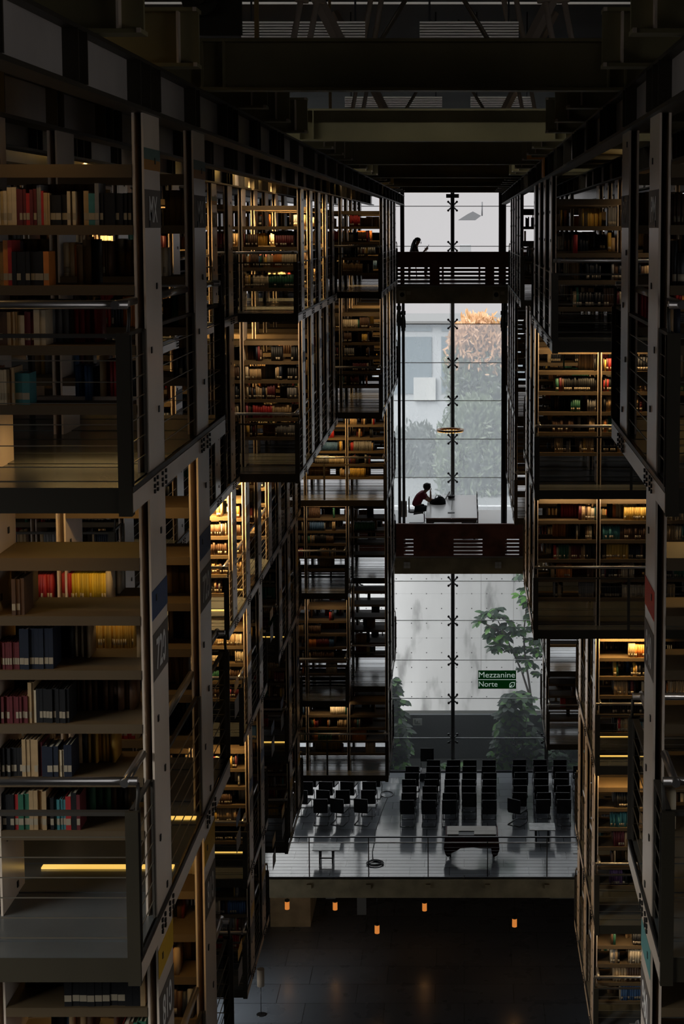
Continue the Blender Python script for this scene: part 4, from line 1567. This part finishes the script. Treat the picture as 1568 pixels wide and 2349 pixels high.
# pendants below the mezzanine
for (x, y, z, l) in ((-5.72, 49.0, -21.83, 'first'), (-4.17, 49.0, -21.85, 'second'), (-1.28, 49.0, -21.88, 'fourth'), (-2.68, 46.6, -21.52, 'third'), (1.56, 46.9, -21.45, 'fifth')):
    t = thing('pendant_lamp', '%s amber glass pendant from the left under the mezzanine' % l, 'lamp', (x, y, zz(z)))
    local(MB().tube([(0, 0, -.14), (0, 0, .12)], .075, 14), 'glass_shade', AMBER, t)
    local(MB().tube([(0, 0, .12), (0, 0, .17)], .078, 14), 'cap', BLKTUBE, t)
    local(MB().tube([(0, 0, .17), (0, 0, M - .37 - zz(z))], .008, 6), 'cord', BLKTUBE, t)
    ld = bpy.data.lights.new('lamp_light', 'POINT')
    ld.energy = 1.2 if l != 'fifth' else 3
    ld.color = (1, .5, .18)
    ld.shadow_soft_size = .08
    lo = bpy.data.objects.new('lamp_light', ld)
    lo.location = (0, 0, -.25)
    lo.parent = t
    COL.objects.link(lo)
for (x, w, h, z, l) in ((-5.0, .22, .1, -20.2, 'first'), (-4.65, .2, .08, -20.2, 'second'), (-4.2, .3, .12, -20.25, 'third'), (-3.25, .28, .62, -20.5, 'fourth, longest'), (1.3, .3, .12, -20.2, 'fifth'), (2.6, .9, .16, -20.22, 'sixth, widest')):
    t = thing('hanging_notice', 'dim hanging notice under the mezzanine edge, %s from the left' % l, 'sign', (x, 46.0, zz(z)))
    local(MB().box(0, w, 0, .03, -h / 2, h / 2 + .15), 'panel', mat('dim_notice', (.22, .2, .17), .7), t)
    local(MB().box(.03, .036, .01, .016, h / 2 + .15, M - .35 - zz(z)).box(w - .036, w - .03, .01, .016, h / 2 + .15, M - .35 - zz(z)), 'wire', BLKTUBE, t)
b = thing('lobby_lamp', 'pale cylinder floor lamp at the foot of the left stacks', 'lamp', (-6.05, 44.9, 0))
local(MB().tube([(0, 0, .9), (0, 0, 1.42)], .11, 14), 'shade', mat('linen_shade', (.42, .33, .24), .8), b)
local(MB().tube([(0, 0, .02), (0, 0, .9)], .012, 8), 'pole', BLKTUBE, b)
local(MB().tube([(0, 0, 0), (0, 0, .02)], .14, 14), 'base', BLKTUBE, b)

# floor lamp on the lower bridge
b = thing('floor_lamp', 'floor lamp with tall beige shade on the lower bridge', 'lamp', (-1.86, 47.7, ZF))
local(MB().tube([(0, 0, .92), (0, 0, 1.40)], .10, 16), 'lamp_shade', mat('beige_shade', (.35, .31, .24), .8), b)
local(MB().tube([(0, 0, .02), (0, 0, .92)], .013, 8), 'pole', BLKTUBE, b)
local(MB().tube([(0, 0, 0), (0, 0, .02)], .13, 14), 'base', BLKTUBE, b)

# ring pendant above the white table
b = thing('ring_pendant', 'brass ring pendant lamp hanging before the window', 'lamp', (-.45, 50.5, zz(-6.56)))
ring = MB()
n1, n2 = 40, 8
vs, fs = [], []
for i in range(n1):
    a = i / n1 * 2 * math.pi
    for j in range(4):
        rr, z = ((.44, -.03), (.44, .03), (.34, .03), (.34, -.03))[j]
        vs.append((rr * math.cos(a), rr * math.sin(a), z))
for i in range(n1):
    for j in range(4):
        fs.append((i * 4 + j, ((i + 1) % n1) * 4 + j, ((i + 1) % n1) * 4 + (j + 1) % 4, i * 4 + (j + 1) % 4))
ring.add(vs, fs)
local(ring, 'ring', mat('brass', (.35, .17, .05), .35, .7), b)
g = MB()
for i in range(0, 24):
    a = i / 24 * 2 * math.pi
    g.tube([(.39 * math.cos(a), .39 * math.sin(a), -.05), (.39 * math.cos(a), .39 * math.sin(a), -.03)], .03, 8)
local(g, 'bulbs', mat('warm_bulb', (1, .7, .3), .5, emit=(1, .5, .12), estr=1.6), b)
local(MB().tube([(0, .0, .0), (0, .0, 4.33)], .006, 6).tube([(-.34, 0, 0), (0, 0, .6)], .004, 5).tube([(.34, 0, 0), (0, 0, .6)], .004, 5), 'cord', BLKTUBE, b)

# green sign on the glass
SGN = mat('sign_green_glow', (.004, .075, .012), .4, emit=(0, .05, .006), estr=.2)  # faint emission added to the panel, which is no lamp
SW = mat('sign_white_glow', (.62, .72, .66), .5, emit=(.7, .85, .75), estr=.36)  # emission added so the lettering reads bright without any lamp
SY = Y0 - .32
pa, pb = px(1096, 1538, SY), px(1183, 1580, SY)
sg = thing('hanging_sign', 'green two-line sign reading Mezzanine Norte before the window', 'sign', (pa[0], SY, pb[2]))
mid = (pa[2] + pb[2]) / 2
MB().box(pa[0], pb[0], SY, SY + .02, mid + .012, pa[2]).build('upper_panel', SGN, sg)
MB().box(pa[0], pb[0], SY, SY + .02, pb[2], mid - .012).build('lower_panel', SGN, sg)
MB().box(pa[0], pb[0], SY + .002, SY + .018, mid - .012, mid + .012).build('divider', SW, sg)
Ww, Hh = pb[0] - pa[0], pa[2] - pb[2]
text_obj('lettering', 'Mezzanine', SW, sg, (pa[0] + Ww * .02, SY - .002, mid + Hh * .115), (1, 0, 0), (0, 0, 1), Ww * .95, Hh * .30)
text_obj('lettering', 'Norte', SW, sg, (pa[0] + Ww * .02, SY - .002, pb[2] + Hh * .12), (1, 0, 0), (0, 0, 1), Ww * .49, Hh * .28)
for ch in list(sg.children):
    if ch.name.startswith('lettering'):
        ch.matrix_parent_inverse.identity()
        ch.location = (-sg.location.x, -sg.location.y, -sg.location.z)
b = MB()
lx, lz, lr = pa[0] + Ww * .895, pb[2] + Hh * .22, Hh * .145
out_, inn_ = [], []
for (u, v) in ((-1, -1), (-1, -.1), (-.85, .45), (-.45, .85), (.1, 1), (1, 1), (1, .1), (.85, -.45), (.45, -.85), (-.1, -1)):
    out_.append((lx + u * lr, lz + v * lr))
    inn_.append((lx + u * lr * .74, lz + v * lr * .74))
for i in range(len(out_)):
    j = (i + 1) % len(out_)
    b.prism([out_[i], out_[j], inn_[j], inn_[i]], 1, SY - .003, SY - .001)
b.prism([(lx - lr * .95, lz - lr * .95), (lx - lr * .6, lz - lr * .95), (lx + lr * .15, lz - lr * .1), (lx - .15 * lr, lz + lr * .05)], 1, SY - .003, SY - .001)
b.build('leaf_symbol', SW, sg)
b = MB().tube([(pa[0] + .1, SY + .01, pa[2]), (pa[0] + .1, SY + .01, zz(-9.85))], .004, 5).tube([(pb[0] - .1, SY + .01, pa[2]), (pb[0] - .1, SY + .01, zz(-9.85))], .004, 5)
b.build('wire', BLKTUBE, sg)

# counter on the upper bridge
ZU = zz(-1.71)
ct = thing('reading_counter', 'dark wooden counter on the upper bridge in front of the seated person', 'counter', (-.1, 51.4, ZU))
local(MB().box(-1.76, 1.8, -.02, .5, .86, .90), 'countertop', WOOD, ct)
local(MB().box(-1.76, 1.8, 0, .03, .70, .86), 'front_rail', WOOD, ct)
for x in (-1.7, -.6, .6, 1.74):
    local(MB().box(x - .03, x + .03, .05, .45, 0, .86), 'leg', WOOD, ct)

# ----------------------------------------------------------------- people
SKIN = mat('skin', (.36, .19, .12), .55)
HAIR = mat('dark_hair', (.012, .009, .008), .6)


def skinned(name, verts, edges, radii, m, parent, root=0, sub=2):
    me = bpy.data.meshes.new(name)
    me.from_pydata(verts, edges, [])
    o = bpy.data.objects.new(name, me)
    COL.objects.link(o)
    o.parent = parent
    sk = o.modifiers.new('skin', 'SKIN')
    lay = me.skin_vertices[0].data if me.skin_vertices else None
    if lay is None:
        bpy.context.view_layer.objects.active = o
        bpy.ops.mesh.customdata_skin_add()
        lay = me.skin_vertices[0].data
    for i, r_ in enumerate(radii):
        lay[i].radius = r_ if isinstance(r_, tuple) else (r_, r_)
        lay[i].use_root = (i == root)
    sk.use_smooth_shade = True
    su = o.modifiers.new('sub', 'SUBSURF')
    su.levels = su.render_levels = sub
    me.materials.append(m)
    return o


def chain(pts, radii, V, E, Rr, attach=None):
    prev = attach
    for p, r_ in zip(pts, radii):
        V.append(p)
        Rr.append(r_)
        if prev is not None:
            E.append((prev, len(V) - 1))
        prev = len(V) - 1
    return prev


def ellipsoid(b, c, r, n1=12, n2=16, cut=-1.0):
    vs, fs = [], []
    for i in range(n1 + 1):
        t_ = max(cut, -1 + 2 * i / n1)
        q = math.sqrt(max(0, 1 - t_ * t_))
        for j in range(n2):
            a = 2 * math.pi * j / n2
            vs.append((c[0] + r[0] * q * math.cos(a), c[1] + r[1] * q * math.sin(a), c[2] + r[2] * t_))
    for i in range(n1):
        for j in range(n2):
            fs.append((i * n2 + j, i * n2 + (j + 1) % n2, (i + 1) * n2 + (j + 1) % n2, (i + 1) * n2 + j))
    b.add(vs, fs, 0, True)


def hand(V, E, Rr, wrist_i, w, d, n):
    """palm, four fingers and a thumb growing from the wrist along d with palm normal n"""
    w, d, n = np.array(w), np.array(d, float), np.array(n, float)
    d /= np.linalg.norm(d)
    s = np.cross(d, n)
    s /= np.linalg.norm(s)
    palm = chain([tuple(w + d * .045)], [(.034, .016)], V, E, Rr, wrist_i)
    for k, L in enumerate((.062, .072, .068, .052)):
        o_ = s * (.027 - .018 * k)
        p1 = w + d * .09 + o_
        p2 = p1 + d * L * .5 + n * .012
        p3 = p1 + d * L * .85 + n * .035
        chain([tuple(p1), tuple(p2), tuple(p3)], [.0095, .0085, .007], V, E, Rr, palm)
    t1 = w + d * .03 + s * .042
    t2 = t1 + d * .035 + s * .012 + n * .012
    chain([tuple(t1), tuple(t2)], [.011, .009], V, E, Rr, palm)


def face_bits(parent, hc, yaw_dir, r):
    """nose, brows, mouth and ears on a head centred at hc looking along yaw_dir"""
    f = np.array(yaw_dir, float)
    f /= np.linalg.norm(f)
    u = np.array((0, 0, 1.)) - f * f[2]
    u /= np.linalg.norm(u)
    s = np.cross(f, u)
    h = np.array(hc)
    b = MB()
    b.tube([tuple(h + f * r * .9 + u * .015), tuple(h + f * r * 1.12 - u * .025), tuple(h + f * r * .95 - u * .035)], [.008, .014, .012], 8)
    for k in (-1, 1):
        ellipsoid(b, tuple(h + s * k * r * .84 - f * .01 - u * .005), (.012, .02, .03), 6, 8)
    o = b.build('face_features', SKIN, parent, loc=(0, 0, 0))
    b = MB()
    for k in (-1, 1):
        b.tube([tuple(h + f * r * .92 + s * k * .018 + u * .022), tuple(h + f * r * .86 + s * k * .045 + u * .022)], .005, 6)
        ellipsoid(b, tuple(h + f * r * .88 + s * k * .03 + u * .004), (.009, .009, .006), 6, 8)
    b.build('eyes_and_brows', HAIR, parent, loc=(0, 0, 0))
    b = MB().tube([tuple(h + f * r * .9 - s * .022 - u * .062), tuple(h + f * r * .96 - u * .06), tuple(h + f * r * .9 + s * .022 - u * .062)], .006, 6)
    b.build('mouth', mat('lips', (.25, .08, .06), .5), parent, loc=(0, 0, 0))


# reader: seated facing +x, hunched over the table, brow on right hand
rd = thing('person', 'person in a dark red shirt seated at the white table, head propped on hand', 'person', (-1.60, 51.25, ZF))
V, E, Q = [], [], []
pel = chain([(0, 0, .55), (.04, 0, .72), (.13, 0, .90), (.23, 0, 1.03), (.31, 0, 1.11), (.36, 0, 1.16)], [(.17, .14), (.16, .13), (.175, .14), (.15, .12), (.06, .06), (.065, .065)], V, E, Q)
# head lobe
chain([(.39, 0, 1.22), (.42, 0, 1.27)], [(.118, .112), (.105, .105)], V, E, Q, 5)
for sgn in (-1, 1):
    chain([(.08, sgn * .10, .52), (.30, sgn * .11, .54), (.47, sgn * .12, .52), (.44, sgn * .12, .30), (.40, sgn * .12, .09), (.50, sgn * .12, .05), (.57, sgn * .12, .04)],
          [.10, .085, .065, .055, .042, .042, .03], V, E, Q, 0)
sh = chain([(.22, -.17, 1.02), (.35, -.22, .89), (.47, -.23, .79), (.50, -.17, .93), (.495, -.09, 1.08)], [.062, .048, .042, .036, .028], V, E, Q, 3)
hand(V, E, Q, sh, (.495, -.09, 1.08), (-.1, .22, 1), (-1, .1, 0))
sh2 = chain([(.22, .17, 1.02), (.36, .24, .89), (.46, .26, .79), (.60, .18, .79), (.70, .11, .79)], [.062, .048, .042, .036, .028], V, E, Q, 3)
hand(V, E, Q, sh2, (.70, .11, .79), (1, -.35, 0), (0, 0, -1))
skinned('body', V, E, Q, SKIN, rd)
hc = (.42, 0, 1.24)
face_bits(rd, hc, (.85, 0, -.45), .108)
b = MB()
ellipsoid(b, (.375, 0, 1.268), (.132, .125, .128), 12, 18, -.75)
for i in range(40):
    a = R.uniform(0, 6.28)
    ellipsoid(b, (.375 + .10 * math.cos(a), .092 * math.sin(a), 1.28 + R.uniform(-.05, .07)), (.032, .03, .028), 4, 6)
b.build('hair', HAIR, rd, loc=(0, 0, 0))
V, E, Q = [], [], []
chain([(0, 0, .58), (.035, 0, .73), (.125, 0, .91), (.225, 0, 1.035), (.285, 0, 1.085)], [(.195, .165), (.19, .16), (.205, .165), (.175, .14), (.08, .08)], V, E, Q)
for sgn in (-1, 1):
    chain([(.21, sgn * .165, 1.025), (.30, sgn * .20, .94), (.345, sgn * .218, .895)], [.095, .085, .08], V, E, Q, 3)
sh_ = skinned('shirt', V, E, Q, mat('red_shirt', (.20, .012, .035), .8, 0, .2, 8), rd)
V, E, Q = [], [], []
chain([(0, 0, .56)], [(.19, .16)], V, E, Q)
for sgn in (-1, 1):
    chain([(.08, sgn * .10, .525), (.30, sgn * .11, .545), (.475, sgn * .12, .52), (.445, sgn * .12, .30), (.405, sgn * .12, .10)], [.112, .098, .08, .07, .06], V, E, Q, 0)
skinned('trousers', V, E, Q, mat('dark_denim', (.02, .028, .04), .8), rd)
b = MB()
for sgn in (-1, 1):
    ellipsoid(b, (.475, sgn * .12, .045), (.14, .055, .045), 8, 12)
b.build('shoes', BLACK, rd, loc=(0, 0, 0))

# long-haired person on the upper bridge looking at a phone
st = thing('stool', 'dark stool under the person on the upper bridge', 'stool', (-1.70, 52.5, ZU))
local(MB().tube([(0, 0, .43), (0, 0, .47)], .19, 16), 'seat', BLACK, st)
for a in range(4):
    c_, s_ = math.cos(a * 1.571 + .78), math.sin(a * 1.571 + .78)
    local(MB().tube([(.12 * c_, .12 * s_, .43), (.17 * c_, .17 * s_, 0)], .014, 6), 'leg', BLKTUBE, st)
gl = thing('person', 'long-haired person seated on the upper bridge looking down at a phone', 'person', (-1.70, 52.5, ZU))
V, E, Q = [], [], []
chain([(0, 0, .56), (.01, 0, .74), (.04, 0, .92), (.09, 0, 1.03), (.12, 0, 1.11), (.145, 0, 1.16)], [(.15, .12), (.12, .10), (.13, .10), (.115, .09), (.05, .05), (.055, .055)], V, E, Q)
chain([(.17, 0, 1.22), (.18, 0, 1.27)], [(.075, .078), (.07, .07)], V, E, Q, 5)
for sgn in (-1, 1):
    chain([(.08, sgn * .09, .54), (.28, sgn * .10, .55), (.44, sgn * .10, .53), (.42, sgn * .10, .30), (.40, sgn * .10, .08), (.50, sgn * .10, .045), (.56, sgn * .10, .035)],
          [.095, .08, .06, .05, .038, .038, .028], V, E, Q, 0)
a1 = chain([(.09, -.15, 1.01), (.14, -.19, .86), (.20, -.19, .76), (.33, -.12, .86), (.40, -.06, .95)], [.052, .042, .038, .032, .025], V, E, Q, 3)
hand(V, E, Q, a1, (.40, -.06, .95), (.8, .4, .8), (0, 1, -.1))
a2 = chain([(.09, .15, 1.01), (.15, .19, .86), (.21, .19, .76), (.33, .11, .84), (.39, .05, .92)], [.052, .042, .038, .032, .025], V, E, Q, 3)
hand(V, E, Q, a2, (.39, .05, .92), (.8, -.4, .7), (0, -1, -.1))
skinned('body', V, E, Q, SKIN, gl)
face_bits(gl, (.185, 0, 1.235), (.88, 0, -.4), .09)
b = MB()
ellipsoid(b, (.145, 0, 1.275), (.115, .098, .095), 10, 16, -.3)
for i in range(90):
    t_ = R.random()
    sy = R.uniform(-1, 1)
    zt = 1.29 - .05 * abs(sy)
    b.tube([(.08 - .04 * (1 - abs(sy)), sy * .085, zt), (.03 - .06 * (1 - abs(sy)), sy * .11, zt - .16), (-.03 - .07 * t_, sy * .125, zt - .36 - .06 * t_), (-.05 - .07 * t_, sy * .12, zt - .52 - .08 * t_)],
           [.03, .034, .028, .008], 5)
b.build('hair', HAIR, gl, loc=(0, 0, 0))
V, E, Q = [], [], []
chain([(0, 0, .60), (.01, 0, .75), (.04, 0, .92), (.09, 0, 1.035), (.115, 0, 1.08)], [(.155, .125), (.132, .112), (.145, .115), (.125, .10), (.06, .06)], V, E, Q)
for sgn in (-1, 1):
    chain([(.09, sgn * .15, 1.01), (.14, sgn * .19, .86), (.20, sgn * .19, .765), (.32, sgn * .12, .85)], [.064, .055, .05, .043], V, E, Q, 3)
skinned('sweater', V, E, Q, mat('brown_sweater', (.07, .025, .02), .9), gl)
V, E, Q = [], [], []
chain([(0, 0, .57)], [(.158, .128)], V, E, Q)
for sgn in (-1, 1):
    chain([(.08, sgn * .09, .545), (.28, sgn * .10, .555), (.445, sgn * .10, .53), (.425, sgn * .10, .30), (.405, sgn * .10, .09)], [.105, .09, .072, .062, .055], V, E, Q, 0)
skinned('trousers', V, E, Q, mat('dark_denim', (.02, .028, .04), .8), gl)
ph = thing('phone', 'phone held up by the person on the upper bridge', 'phone', (-1.70 + .49, 52.5, ZU + 1.06))
ph.rotation_euler = (0, .55, 0)
local(MB().box(-.006, .006, -.038, .038, -.075, .075), 'case', BLACK, ph)
local(MB().box(-.008, -.006, -.034, .034, -.068, .068), 'screen', mat('phone_screen', (.05, .05, .06), .1), ph)
